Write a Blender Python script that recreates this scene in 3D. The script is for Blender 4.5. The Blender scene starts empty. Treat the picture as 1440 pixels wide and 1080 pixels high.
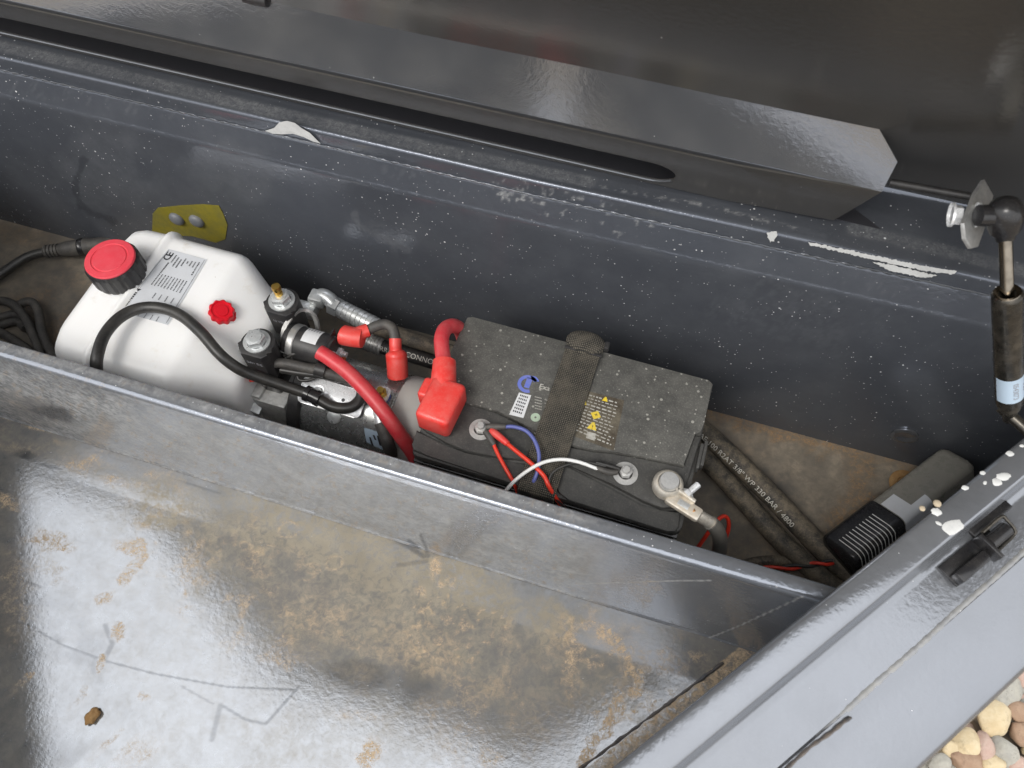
import bpy, bmesh, math, random
import numpy as np
from mathutils import Vector, Matrix

# ------------------------------------------------------------------ camera, world, sun, exposure
SC = bpy.context.scene
COL = SC.collection
F_PX, PITCH, YAW = 1081.0, 60.5, 17.5
CAM = np.array((0.0, 0.0, 0.925))
_p, _a = math.radians(PITCH), math.radians(YAW)
_F = np.array((-math.sin(_a), math.cos(_a), 0.0)); _R = np.array((math.cos(_a), math.sin(_a), 0.0))
_D = _F * math.cos(_p) + np.array((0, 0, -math.sin(_p)))
_U = _F * math.sin(_p) + np.array((0, 0, math.cos(_p)))
cam_d = bpy.data.cameras.new('camera'); cam_d.sensor_width = 36.0; cam_d.lens = F_PX / 1440 * 36.0
cam_d.clip_start = 0.01; cam_d.clip_end = 200.0
cam_d.dof.use_dof = True; cam_d.dof.focus_distance = 0.92; cam_d.dof.aperture_fstop = 9.0
cam = bpy.data.objects.new('camera', cam_d); COL.objects.link(cam)
cam.matrix_world = Matrix(((_R[0], _U[0], -_D[0], CAM[0]), (_R[1], _U[1], -_D[1], CAM[1]), (_R[2], _U[2], -_D[2], CAM[2]), (0, 0, 0, 1)))
SC.camera = cam

SUN_EL, SUN_AZ = math.radians(52), math.radians(205)      # azimuth clockwise from +y (north)
world = bpy.data.worlds.new('World'); SC.world = world; world.use_nodes = True
wn = world.node_tree; bg = wn.nodes['Background']
sky = wn.nodes.new('ShaderNodeTexSky'); sky.sky_type = 'NISHITA'; sky.sun_disc = False
sky.sun_elevation = SUN_EL; sky.sun_rotation = SUN_AZ; sky.air_density = 1.0; sky.dust_density = 4.0; sky.ozone_density = 1.0
hs = wn.nodes.new('ShaderNodeHueSaturation'); hs.inputs['Saturation'].default_value = 0.28; hs.inputs['Value'].default_value = 1.0
wn.links.new(sky.outputs[0], hs.inputs['Color'])
# overcast: a bright, slightly uneven cloud deck over the clear sky, brighter overhead than at the horizon
wtc = wn.nodes.new('ShaderNodeTexCoord'); wsx = wn.nodes.new('ShaderNodeSeparateXYZ'); wn.links.new(wtc.outputs['Generated'], wsx.inputs[0])
wno = wn.nodes.new('ShaderNodeTexNoise'); wno.inputs['Scale'].default_value = 2.2; wno.inputs['Detail'].default_value = 5; wn.links.new(wtc.outputs['Generated'], wno.inputs['Vector'])
wr1 = wn.nodes.new('ShaderNodeMapRange'); wn.links.new(wsx.outputs['Z'], wr1.inputs[0]); wr1.inputs[3].default_value = 0.55; wr1.inputs[4].default_value = 1.0
wr2 = wn.nodes.new('ShaderNodeMapRange'); wn.links.new(wno.outputs['Fac'], wr2.inputs[0]); wr2.inputs[1].default_value = .3; wr2.inputs[2].default_value = .7; wr2.inputs[3].default_value = .88; wr2.inputs[4].default_value = 1.08
wmu = wn.nodes.new('ShaderNodeMath'); wmu.operation = 'MULTIPLY'; wn.links.new(wr1.outputs[0], wmu.inputs[0]); wn.links.new(wr2.outputs[0], wmu.inputs[1])
wcl = wn.nodes.new('ShaderNodeMix'); wcl.data_type = 'RGBA'; wcl.blend_type = 'MULTIPLY'; wcl.inputs[0].default_value = 1.0
wcl.inputs[6].default_value = (13.2, 13.3, 13.5, 1); wn.links.new(wmu.outputs[0], wcl.inputs[7])
wmx = wn.nodes.new('ShaderNodeMix'); wmx.data_type = 'RGBA'; wmx.inputs[0].default_value = 0.8
wn.links.new(hs.outputs[0], wmx.inputs[6]); wn.links.new(wcl.outputs[2], wmx.inputs[7]); wn.links.new(wmx.outputs[2], bg.inputs['Color'])
bg.inputs['Strength'].default_value = 0.13
sun_d = bpy.data.lights.new('sun', 'SUN'); sun_d.energy = 1.0; sun_d.angle = math.radians(22); sun_d.color = (1.0, 0.96, 0.9)
sun = bpy.data.objects.new('sun', sun_d); COL.objects.link(sun)
_sd = Vector((math.sin(SUN_AZ) * math.cos(SUN_EL), math.cos(SUN_AZ) * math.cos(SUN_EL), math.sin(SUN_EL)))
sun.rotation_euler = _sd.to_track_quat('Z', 'Y').to_euler()
SC.view_settings.view_transform = 'Standard'; SC.view_settings.look = 'None'
SC.view_settings.exposure = 0.56; SC.view_settings.gamma = 1.0
SC.cycles.use_denoising = True
SC.cycles.max_bounces = 10
SC.cycles.sample_clamp_indirect = 6.0

# ------------------------------------------------------------------ measuring helpers (pixel of the photograph -> point of the place)
def _ray(x, y): return _D * F_PX + _R * (x - 720) - _U * (y - 540)
def at(x, y, z):
    r = _ray(x, y); return Vector(CAM + r * ((z - CAM[2]) / r[2]))
def atY(x, y, Y):
    r = _ray(x, y); return Vector(CAM + r * ((Y - CAM[1]) / r[1]))
def dep(x, y, d): return Vector(CAM + _ray(x, y) * (d / F_PX))
def proj_np(P):
    v = P - CAM; d = v @ _D
    return 720 + F_PX * (v @ _R) / d, 540 - F_PX * (v @ _U) / d

rng = random.Random(7)
def _hash(ix, iy, s):
    h = (ix.astype(np.int64) * 374761393 + iy.astype(np.int64) * 668265263 + s * 1442695041) & 0xffffffff
    h = ((h ^ (h >> 13)) * 1274126177) & 0xffffffff
    return ((h ^ (h >> 16)) & 0xffff) / 65535.0
def vnoise(x, y, s=0):
    ix, iy = np.floor(x), np.floor(y); fx, fy = x - ix, y - iy
    fx = fx * fx * (3 - 2 * fx); fy = fy * fy * (3 - 2 * fy)
    a, b = _hash(ix, iy, s), _hash(ix + 1, iy, s); c, d = _hash(ix, iy + 1, s), _hash(ix + 1, iy + 1, s)
    return (a * (1 - fx) + b * fx) * (1 - fy) + (c * (1 - fx) + d * fx) * fy
def fbm(x, y, sc, oc=4, s=0):
    t = np.zeros_like(x); a = .5; n = 0
    for o in range(oc):
        t += a * vnoise(x / sc, y / sc, s + o); n += a; a *= .5; sc *= .5
    return t / n
def sstep(a, b, x):
    t = np.clip((x - a) / (b - a), 0, 1); return t * t * (3 - 2 * t)
def blob(u, v, cx, cy, rx, ry, rot=0.0, n=None, soft=.5):
    c, s = math.cos(math.radians(rot)), math.sin(math.radians(rot))
    dx, dy = u - cx, v - cy
    d = np.sqrt(((dx * c + dy * s) / rx) ** 2 + ((-dx * s + dy * c) / ry) ** 2)
    if n is not None: d = d + (n - .5) * 1.3
    return 1 - sstep(1 - soft, 1 + soft * .4, d)
def pline(u, v, pts, w, n=None):
    best = np.full_like(u, 1e9)
    for (x0, y0), (x1, y1) in zip(pts[:-1], pts[1:]):
        dx, dy = x1 - x0, y1 - y0; L = dx * dx + dy * dy
        t = np.clip(((u - x0) * dx + (v - y0) * dy) / L, 0, 1)
        best = np.minimum(best, np.hypot(u - x0 - t * dx, v - y0 - t * dy))
    if n is not None: best = best + (n - .5) * w * 1.6
    return 1 - sstep(w * .4, w, best)

# ------------------------------------------------------------------ object helpers
ORG = {}
def thing(name, label, cat, loc=(0, 0, 0), group=None):
    o = bpy.data.objects.new(name, None); o.empty_display_size = .02; COL.objects.link(o); o.location = loc
    o['label'] = label; o['category'] = cat
    if group: o['group'] = group
    ORG[o.name] = Vector(loc); return o
def tag(o, label, cat, group=None):
    o['label'] = label; o['category'] = cat
    if group: o['group'] = group
    return o
def finish(me, name, mat, parent, smooth, angle):
    if parent is not None:
        org = ORG[parent.name]; me.transform(Matrix.Translation(-org))
    o = bpy.data.objects.new(name, me); COL.objects.link(o)
    if parent is not None:
        o.parent = parent; ORG[o.name] = ORG[parent.name]
    else: ORG[o.name] = Vector((0, 0, 0))
    if mat: me.materials.append(mat)
    if smooth:
        for p in me.polygons: p.use_smooth = True
        if angle is not None: me.set_sharp_from_angle(angle=math.radians(angle))
    return o
def obj(name, bm, mat, parent=None, smooth=True, angle=38):
    bmesh.ops.recalc_face_normals(bm, faces=bm.faces[:])
    me = bpy.data.meshes.new(name); bm.to_mesh(me); bm.free()
    o = finish(me, name, mat, parent, smooth, angle)
    if parent is None:                     # a one-mesh thing: origin at its base
        vs = [v.co for v in me.vertices]
        c = Vector(((min(v.x for v in vs) + max(v.x for v in vs)) / 2, (min(v.y for v in vs) + max(v.y for v in vs)) / 2, min(v.z for v in vs)))
        me.transform(Matrix.Translation(-c)); o.location = c; ORG[o.name] = c
    return o
def B(): return bmesh.new()
def frame(zdir, xhint=(1, 0, 0)):
    z = Vector(zdir).normalized(); x = Vector(xhint) - z * z.dot(Vector(xhint))
    if x.length < 1e-5: x = Vector((0, 1, 0)) - z * z.y
    x.normalize(); return Matrix((x, z.cross(x), z)).transposed()
def place(loc, R=None):
    m = Matrix.Translation(Vector(loc))
    return m @ R.to_4x4() if R is not None else m
def add_box(bm, c, s, M=None, bev=0.0, seg=2):
    r = bmesh.ops.create_cube(bm, size=1.0); vs = r['verts']
    for v in vs: v.co = Vector((v.co.x * s[0], v.co.y * s[1], v.co.z * s[2]))
    if bev > 0:
        es = list({e for v in vs for e in v.link_edges})
        rb = bmesh.ops.bevel(bm, geom=es, offset=bev, segments=seg, affect='EDGES', profile=.5)
        vs = list({v for f in rb['faces'] for v in f.verts} | {v for v in vs if v.is_valid})
        seen = set(vs); st = list(vs)
        while st:
            v = st.pop()
            for e in v.link_edges:
                w = e.other_vert(v)
                if w not in seen: seen.add(w); st.append(w)
        vs = list(seen)
    T = Matrix.Translation(Vector(c)) if M is None else M @ Matrix.Translation(Vector(c))
    for v in vs: v.co = T @ v.co
def add_lathe(bm, prof, M, n=28, scal=None):
    """prof: list of (r, z); scal(k, i) multiplies r of ring i at spoke k"""
    rings = []
    for i, (r, z) in enumerate(prof):
        if r < 1e-7: rings.append([bm.verts.new(M @ Vector((0, 0, z)))]); continue
        ring = []
        for k in range(n):
            a = 2 * math.pi * k / n; rr = r * (scal(k, i) if scal else 1)
            ring.append(bm.verts.new(M @ Vector((rr * math.cos(a), rr * math.sin(a), z))))
        rings.append(ring)
    for a, b in zip(rings[:-1], rings[1:]):
        for k in range(n):
            k2 = (k + 1) % n
            if len(a) == 1 and len(b) == 1: continue
            if len(a) == 1: bm.faces.new((a[0], b[k], b[k2]))
            elif len(b) == 1: bm.faces.new((a[k], a[k2], b[0]))
            else: bm.faces.new((a[k], a[k2], b[k2], b[k]))
def catmull(pts, n=8):
    P = [Vector(p) for p in pts]
    if len(P) < 3: n = max(n, 2)
    P = [P[0] * 2 - P[1]] + P + [P[-1] * 2 - P[-2]]; out = []
    for i in range(1, len(P) - 2):
        a, b, c, d = P[i - 1:i + 3]
        for k in range(n):
            t = k / n
            out.append(.5 * ((2 * b) + (c - a) * t + (2 * a - 5 * b + 4 * c - d) * t * t + (-a + 3 * b - 3 * c + d) * t ** 3))
    out.append(P[-2]); return out
def frames_along(path):
    fr = []; up = None
    for i, p in enumerate(path):
        t = (path[min(i + 1, len(path) - 1)] - path[max(i - 1, 0)]).normalized()
        if up is None:
            up = Vector((0, 0, 1)) - t * t.z
            if up.length < .1: up = Vector((0, -1, 0)) - t * t.dot(Vector((0, -1, 0)))
        up = (up - t * t.dot(up)).normalized(); fr.append((p, t, up, t.cross(up)))
    return fr
def add_tube(bm, pts, r, n=12, smooth=8, cap=True, rfun=None):
    path = catmull(pts, smooth) if smooth else [Vector(p) for p in pts]
    rings = []; N = len(path) - 1
    for i, (p, t, u, s) in enumerate(frames_along(path)):
        rr = r * (rfun(i / N) if rfun else 1)
        rings.append([bm.verts.new(p + (u * math.cos(2 * math.pi * k / n) + s * math.sin(2 * math.pi * k / n)) * rr) for k in range(n)])
    for a, b in zip(rings[:-1], rings[1:]):
        for k in range(n): bm.faces.new((a[k], a[(k + 1) % n], b[(k + 1) % n], b[k]))
    if cap:
        bm.faces.new(rings[0][::-1]); bm.faces.new(rings[-1])
    return path
def add_loft(bm, secs, cap=True):
    rings = [[bm.verts.new(Vector(p)) for p in s] for s in secs]; n = len(rings[0])
    for a, b in zip(rings[:-1], rings[1:]):
        for k in range(n): bm.faces.new((a[k], a[(k + 1) % n], b[(k + 1) % n], b[k]))
    if cap: bm.faces.new(rings[0][::-1]); bm.faces.new(rings[-1])
def add_prism(bm, poly, h, M=None, bev=0.0):
    """poly: 2D outline; extruded from z 0 to h"""
    M = M or Matrix(); a = [bm.verts.new(M @ Vector((x, y, 0))) for x, y in poly]; b = [bm.verts.new(M @ Vector((x, y, h))) for x, y in poly]
    n = len(poly); fs = [bm.faces.new(a[::-1]), bm.faces.new(b)]
    for k in range(n): fs.append(bm.faces.new((a[k], a[(k + 1) % n], b[(k + 1) % n], b[k])))
    if bev:
        es = [e for e in fs[1].edges]
        bmesh.ops.bevel(bm, geom=es, offset=bev, segments=2, affect='EDGES', profile=.5)
def hexpoly(r, rot=0): return [(r * math.cos(rot + k * math.pi / 3), r * math.sin(rot + k * math.pi / 3)) for k in range(6)]
def rrect(hw, hh, r, n=5):
    out = []
    for cx, cy, a0 in ((hw - r, hh - r, 0), (-hw + r, hh - r, 90), (-hw + r, -hh + r, 180), (hw - r, -hh + r, 270)):
        for k in range(n + 1):
            a = math.radians(a0 + 90 * k / n); out.append((cx + r * math.cos(a), cy + r * math.sin(a)))
    return out
def sheet(name, P, mat, parent, paint=None, smooth=True, angle=50):
    """P: (nu, nv, 3) grid of points; paint(u, v, X) -> (n, 3) dirt channels, u/v the photograph's pixels"""
    nu, nv = P.shape[:2]; V = P.reshape(-1, 3)
    idx = np.arange(nu * nv).reshape(nu, nv)
    F = np.stack((idx[:-1, :-1], idx[1:, :-1], idx[1:, 1:], idx[:-1, 1:]), -1).reshape(-1, 4)
    me = bpy.data.meshes.new(name)
    me.vertices.add(len(V)); me.vertices.foreach_set('co', V.ravel())
    me.loops.add(F.size); me.loops.foreach_set('vertex_index', F.ravel().astype(np.int32))
    me.polygons.add(len(F)); me.polygons.foreach_set('loop_start', (np.arange(len(F)) * 4).astype(np.int32))
    me.update(calc_edges=True)
    if paint is not None:
        u, v = proj_np(V); c = np.ones((len(V), 4), np.float32); c[:, :3] = np.clip(paint(u, v, V), 0, 1)
        at_ = me.color_attributes.new('dirt_reflect', 'FLOAT_COLOR', 'POINT'); at_.data.foreach_set('color', c.ravel())
    return finish(me, name, mat, parent, smooth, angle)
def text_geo(body, size, align='LEFT', ext=0.00012):
    cu = bpy.data.curves.new('t', 'FONT'); cu.body = body; cu.size = size; cu.extrude = ext; cu.align_x = align; cu.align_y = 'CENTER'; cu.resolution_u = 3
    o = bpy.data.objects.new('t', cu); COL.objects.link(o)
    bpy.context.view_layer.update()
    me = o.evaluated_get(bpy.context.evaluated_depsgraph_get()).to_mesh()
    vs = [v.co.copy() for v in me.vertices]; fs = [tuple(p.vertices) for p in me.polygons]
    o.evaluated_get(bpy.context.evaluated_depsgraph_get()).to_mesh_clear()
    bpy.data.objects.remove(o); bpy.data.curves.remove(cu); return vs, fs
def add_geo(bm, vs, fs, fn):
    nv = [bm.verts.new(fn(v)) for v in vs]
    for f in fs:
        try: bm.faces.new([nv[i] for i in f])
        except ValueError: pass
def add_text(bm, body, size, M, align='LEFT', sx=1.0, bold=0.0):
    vs, fs = text_geo(body, size, align)
    add_geo(bm, vs, fs, lambda v: M @ Vector((v.x * sx, v.y, v.z)))
    if bold: add_geo(bm, vs, fs, lambda v: M @ Vector((v.x * sx + bold, v.y + bold * .3, v.z * 1.1)))

# ------------------------------------------------------------------ materials
class NT:
    ps = 1.0
    def __init__(s, name):
        s.m = bpy.data.materials.new(name); s.m.use_nodes = True; s.t = s.m.node_tree
        s.b = s.t.nodes['Principled BSDF']; s.tc = s.n('ShaderNodeTexCoord')
    def n(s, typ, **kw):
        x = s.t.nodes.new(typ)
        for k, v in kw.items(): setattr(x, k, v)
        return x
    def set(s, sock, v):
        if isinstance(v, bpy.types.NodeSocket): s.t.links.new(v, sock)
        elif isinstance(v, (tuple, list)) and len(v) == 3 and sock.type == 'RGBA': sock.default_value = (*v, 1)
        else: sock.default_value = v
    def noise(s, scale, det=4, rough=.55, dist=0.0, vec=None, out='Fac'):
        x = s.n('ShaderNodeTexNoise'); x.inputs['Scale'].default_value = scale; x.inputs['Detail'].default_value = det
        x.inputs['Roughness'].default_value = rough; x.inputs['Distortion'].default_value = dist
        s.set(x.inputs['Vector'], vec or s.tc.outputs['Object']); return x.outputs[out]
    def ramp(s, v, a, b, lo=0.0, hi=1.0):
        x = s.n('ShaderNodeMapRange', interpolation_type='SMOOTHSTEP'); s.set(x.inputs[0], v)
        for i, q in enumerate((a, b, lo, hi)): x.inputs[i + 1].default_value = q
        return x.outputs[0]
    def math(s, op, a, b=0.0):
        x = s.n('ShaderNodeMath', operation=op); s.set(x.inputs[0], a); s.set(x.inputs[1], b); return x.outputs[0]
    def mix(s, f, a, b):
        x = s.n('ShaderNodeMix', data_type='RGBA'); s.set(x.inputs[0], f); s.set(x.inputs[6], a); s.set(x.inputs[7], b); return x.outputs[2]
    def mixf(s, f, a, b):
        x = s.n('ShaderNodeMix', data_type='FLOAT'); s.set(x.inputs[0], f); s.set(x.inputs[2], a); s.set(x.inputs[3], b); return x.outputs[0]
    def specks(s, scale, rad, keep, vec=None):
        v = s.n('ShaderNodeTexVoronoi'); v.inputs['Scale'].default_value = scale; s.set(v.inputs['Vector'], vec or s.tc.outputs['Object'])
        sep = s.n('ShaderNodeSeparateColor'); s.set(sep.inputs[0], v.outputs['Color'])
        r = s.math('MULTIPLY', s.math('MULTIPLY', sep.outputs[1], sep.outputs[1]), rad)
        d = s.math('LESS_THAN', v.outputs['Distance'], r); k = s.math('GREATER_THAN', sep.outputs[0], 1 - keep)
        return s.math('MULTIPLY', d, k)
    def bump(s, h, dist, strength=1.0, prev=None):
        x = s.n('ShaderNodeBump'); x.inputs['Distance'].default_value = dist; x.inputs['Strength'].default_value = strength
        s.set(x.inputs['Height'], h)
        if prev: s.set(x.inputs['Normal'], prev)
        return x.outputs[0]
    def out(s, base, rough, metal=0.0, normal=None, spec=.5, **kw):
        b = s.b.inputs; s.set(b['Base Color'], base); s.set(b['Roughness'], rough); s.set(b['Metallic'], metal)
        s.set(b['Specular IOR Level'], spec)
        if normal is not None: s.set(b['Normal'], normal)
        for k, v in kw.items(): s.set(b[k.replace('_', ' ')], v)
        return s.m

TAN = (0.50, 0.31, 0.155); PALE = (0.36, 0.335, 0.28); DARKM = (0.035, 0.04, 0.05)
def painted(name, base=(0.20, 0.215, 0.245), metal=.75, rough=.12, attr=False, specks=(150, .16, .25), dust=.1, peel=1.0, tan=TAN, pale=PALE, speckcol=(.62, .62, .62), hsc=55, flat=False, rg=.28):
    q = NT(name)
    fine = q.noise(900, 3); mid = q.noise(hsc, 5, .6); big = q.noise(9, 4)
    col = q.mix(q.ramp(big, .3, .7, 0, .35), base, tuple(c * .86 for c in base))
    haze = q.ramp(mid, .35, .75, dust * .35, dust)
    dcol = q.mix(q.ramp(q.noise(30, 4), .3, .7), pale, tuple(c * .8 for c in pale))
    R = Bk = None
    if attr:
        a = q.n('ShaderNodeAttribute', attribute_name='dirt_reflect'); sp = q.n('ShaderNodeSeparateColor'); q.set(sp.inputs[0], a.outputs['Color'])
        grain = q.ramp(q.noise(520, 5, .75), .32, .58, rg, 1.2); g2 = q.ramp(q.noise(130, 6, .7, .6), .30, .70, max(.30, rg), 1.25)
        R = q.math('MINIMUM', q.math('MULTIPLY', q.math('MULTIPLY', sp.outputs[0], grain), g2), 1.0)
        G = q.math('MINIMUM', q.math('ADD', haze, q.math('MULTIPLY', sp.outputs[1], g2)), .95)
        Bk = q.math('MULTIPLY', sp.outputs[2], .9)
    else: G = haze
    tot = G
    if R is not None:
        dcol = q.mix(R, dcol, q.mix(q.ramp(q.noise(240, 4, .7), .3, .7), tan, tuple(c * .72 for c in tan))); tot = q.math('MAXIMUM', tot, R)
        col = q.mix(Bk, col, DARKM); dcol = q.mix(Bk, dcol, DARKM)
    if specks:
        fv = None
        if flat:                           # lay the specks out over the sheet instead of through space
            sx_ = q.n('ShaderNodeSeparateXYZ'); q.set(sx_.inputs[0], q.tc.outputs['Object']); cb_ = q.n('ShaderNodeCombineXYZ')
            q.set(cb_.inputs[0], sx_.outputs[0]); q.set(cb_.inputs[1], q.math('ADD', sx_.outputs[1], sx_.outputs[2])); fv = cb_.outputs[0]
        S = q.specks(*specks, vec=fv)
        S = q.math('MAXIMUM', S, q.specks(specks[0] * 1.9, specks[1] * 1.25, min(1, specks[2] * 1.3), vec=fv))
        S = q.math('MULTIPLY', S, q.ramp(q.noise(13, 4, .6), .36, .62, .12, 1.0))
        dcol = q.mix(S, dcol, speckcol); tot = q.math('MAXIMUM', tot, S)
    nb = q.bump(q.noise(190, 2, .5), .0009 * peel, .30 * q.ps)
    nb = q.bump(fine, .00015, .35 * q.ps, nb)
    q.out(col, rough, metal, nb)
    db = q.n('ShaderNodeBsdfPrincipled'); q.set(db.inputs['Base Color'], dcol); q.set(db.inputs['Roughness'], .85); q.set(db.inputs['Specular IOR Level'], .2)
    nd = q.bump(q.noise(600, 3), .0003, .5)
    if R is not None: nd = q.bump(R, .0006, .6, nd)
    q.set(db.inputs['Normal'], nd)
    mx = q.n('ShaderNodeMixShader'); q.set(mx.inputs[0], tot); q.t.links.new(q.b.outputs[0], mx.inputs[1]); q.t.links.new(db.outputs[0], mx.inputs[2])
    q.t.links.new(mx.outputs[0], q.t.nodes['Material Output'].inputs['Surface'])
    return q.m
def plastic(name, base, rough=.4, dustc=None, dust=0.0, grain=0.0, gsc=700, spec=.5, specks=None, coat=0.0, dr=(.3, .75)):
    q = NT(name); col = q.mix(q.ramp(q.noise(35, 4), .3, .7, 0, .3), base, tuple(c * .8 for c in base)); ro = rough
    if dust:
        d = q.math('MULTIPLY', q.ramp(q.noise(60, 6, .7), dr[0], dr[1], 0, 1), dust); d = q.math('ADD', d, q.math('MULTIPLY', q.ramp(q.noise(500, 3, .7), .5, .7), dust * .5))
        col = q.mix(q.math('MINIMUM', d, 1.0), col, dustc); d = q.math('ADD', d, q.math('MULTIPLY', q.ramp(q.noise(1400, 2, .7), .52, .66), dust * .5)); ro = q.mixf(q.math('MINIMUM', d, 1.0), rough, .8)
    if specks: col = q.mix(q.specks(*specks), col, dustc or (.4, .38, .33))
    nb = q.bump(q.noise(gsc, 3), .0003, grain) if grain else None
    return q.out(col, ro, 0.0, nb, spec, Coat_Weight=coat)
def metal(name, base, rough=.28, met=1.0, dustc=(.3, .25, .18), dust=.0, sc=120, bump=.12):
    q = NT(name); n = q.noise(sc, 5, .6)
    col = q.mix(q.ramp(n, .35, .7), base, tuple(c * .72 for c in base)); ro = q.ramp(n, .3, .7, rough * .7, rough * 1.4); me = met
    if dust:
        d = q.math('MULTIPLY', q.ramp(q.noise(45, 6, .7), .38, .7), dust); col = q.mix(d, col, dustc); ro = q.mixf(d, ro, .8); me = q.mixf(d, met, 0.0)
    return q.out(col, ro, me, q.bump(q.noise(350, 3), .0003, bump))

M = {}
M['paint'] = painted('slate_paint', rough=.16, dust=.10, specks=(120, .10, .10))
M['paint_flange'] = painted('slate_paint_clean', base=(.285, .299, .326), metal=.8, rough=.14, dust=.32, hsc=9, peel=.7, pale=(.245, .25, .26), specks=(110, .10, .06))
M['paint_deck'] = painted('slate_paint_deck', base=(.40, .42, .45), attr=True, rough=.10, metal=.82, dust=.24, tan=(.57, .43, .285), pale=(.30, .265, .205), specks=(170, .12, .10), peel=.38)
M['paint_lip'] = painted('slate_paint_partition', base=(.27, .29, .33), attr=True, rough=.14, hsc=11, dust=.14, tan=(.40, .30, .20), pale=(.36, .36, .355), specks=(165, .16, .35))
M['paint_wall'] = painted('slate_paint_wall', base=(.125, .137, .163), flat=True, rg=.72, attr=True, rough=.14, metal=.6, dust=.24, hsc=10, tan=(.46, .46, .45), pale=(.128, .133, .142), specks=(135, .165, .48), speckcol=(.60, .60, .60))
M['paint_dusty'] = painted('slate_paint_dusty', base=(.25, .26, .28), metal=.4, rough=.4, dust=.75, hsc=120, pale=(.36, .35, .32))
M['paint_lid'] = painted('slate_paint_lid', base=(.17, .162, .15), rough=.16, metal=.7, dust=.10, hsc=12, pale=(.10, .09, .078), peel=.6, specks=(90, .07, .05))
M['paint_stiff'] = painted('slate_paint_stiffener', base=(.45, .465, .50), rough=.09, metal=.92, dust=.22, hsc=16, specks=(110, .08, .06), peel=.34, pale=(.30, .29, .27))
M['floor'] = painted('floor_paint', base=(.10, .095, .085), attr=True, rough=.4, metal=.1, dust=.5, specks=(180, .15, .2), tan=(.36, .235, .13), pale=(.31, .262, .20), speckcol=(.3, .22, .14))
M['white_spot'] = plastic('dried_white_paint', (.66, .66, .64), .55, (.33, .33, .33), .35, grain=.4)
M['tan_spot'] = plastic('dried_clay', (.46, .38, .27), .9, grain=.6)
M['yellow'] = plastic('yellow_primer', (.24, .20, .012), .55, (.10, .10, .05), .5, grain=.2)
M['rivet'] = plastic('rivet_grey', (.14, .15, .17), .38, (.3, .28, .25), .3)
M['tank'] = NT('milky_plastic')
_q = M['tank']; M['tank'] = _q.out(_q.mix(_q.ramp(_q.noise(38, 7, .75), .54, .78, 0, .5), _q.mix(_q.specks(170, .10, .10), (.88, .875, .86), (.35, .28, .2)), (.62, .55, .44)), .38, 0.0, _q.bump(_q.noise(260, 2), .0003, .12), .5, Subsurface_Weight=.12, Subsurface_Radius=(.02, .018, .015), Subsurface_Scale=.5)
M['white_print'] = plastic('white_print', (.72, .72, .70), .5)
M['label'] = plastic('silver_label', (.62, .64, .67), .35, (.45, .42, .38), .15)
M['label_white'] = plastic('white_label', (.72, .73, .74), .45, (.4, .36, .3), .2)
M['ink'] = plastic('black_ink', (.03, .03, .035), .5)
M['ink_grey'] = plastic('grey_ink', (.26, .26, .28), .5)
M['hose_ink'] = plastic('hose_print', (.66, .64, .58), .6)
M['black'] = plastic('black_plastic', (.016, .016, .018), .42, (.22, .2, .17), .12, grain=.25)
M['black_gloss'] = plastic('black_gloss', (.014, .014, .016), .22, (.2, .18, .15), .08)
M['batt'] = plastic('battery_plastic', (.030, .030, .029), .62, (.33, .32, .285), .44, grain=.8, gsc=900, specks=(180, .30, .75), dr=(-.1, 1.15))
M['batt_front'] = plastic('battery_plastic_front', (.028, .028, .029), .55, (.24, .23, .2), .30, grain=.9, gsc=1100, specks=(190, .14, .2), dr=(.0, 1.1))
M['batt_case'] = plastic('battery_case', (.010, .010, .011), .24, (.2, .18, .15), .05, specks=(170, .1, .08))
M['red'] = plastic('red_rubber', (.74, .035, .028), .36, (.62, .33, .28), .22, grain=.15, coat=.1)
M['red_cap'] = plastic('red_cap', (.72, .045, .07), .45, (.7, .3, .3), .12, grain=.15)
M['red_plug'] = plastic('red_plug', (.66, .008, .02), .3)
M['red_cable'] = plastic('red_cable', (.62, .03, .045), .38, (.55, .25, .22), .25)
M['red_wire'] = plastic('red_wire', (.72, .045, .022), .38)
M['blue_wire'] = plastic('blue_wire', (.10, .12, .34), .4)
M['white_wire'] = plastic('white_wire', (.8, .8, .78), .4)
M['cable'] = plastic('black_cable', (.018, .018, .018), .38, (.2, .18, .15), .15)
M['cable_grey'] = plastic('dusty_cable', (.045, .043, .042), .55, (.2, .18, .15), .35)
M['hose'] = plastic('hydraulic_hose', (.030, .029, .027), .6, (.25, .205, .145), .8, grain=.3)
M['sleeve'] = plastic('cable_sleeve', (.13, .125, .115), .45, (.25, .22, .17), .3)
M['zinc'] = metal('zinc', (.70, .72, .72), .34, .62, dust=.12, bump=.06)
M['zinc_bright'] = metal('zinc_bright', (.92, .93, .94), .28, .4, bump=.05)
M['lead'] = metal('battery_lead', (.66, .66, .65), .42, .6, dust=.25)
M['tinned'] = metal('tinned_clamp', (.78, .74, .66), .36, .65, dust=.45, dustc=(.4, .28, .14), bump=.3)
M['brass'] = metal('brass', (.72, .47, .12), .32)
M['copper'] = metal('copper', (.60, .30, .12), .4)
M['alu'] = metal('cast_aluminium', (.68, .68, .66), .45, .5, dust=.25, bump=.3)
M['cap_grey'] = plastic('motor_end_cap', (.46, .45, .43), .5, (.45, .42, .36), .35, grain=.5)
M['motor'] = metal('motor_tube', (.50, .51, .50), .26, .82, dust=.10, dustc=(.2, .19, .16))
M['steel_dark'] = metal('strut_tube', (.075, .07, .062), .25, .85, dust=.2)
M['rod'] = metal('strut_rod', (.27, .235, .19), .16, 1.0)
M['galv'] = metal('galvanised', (.48, .48, .47), .4, .7, dust=.2)
M['clod'] = plastic('dry_clay', (.26, .14, .05), .95, (.4, .27, .13), .5, grain=1.0, gsc=400)
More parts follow.
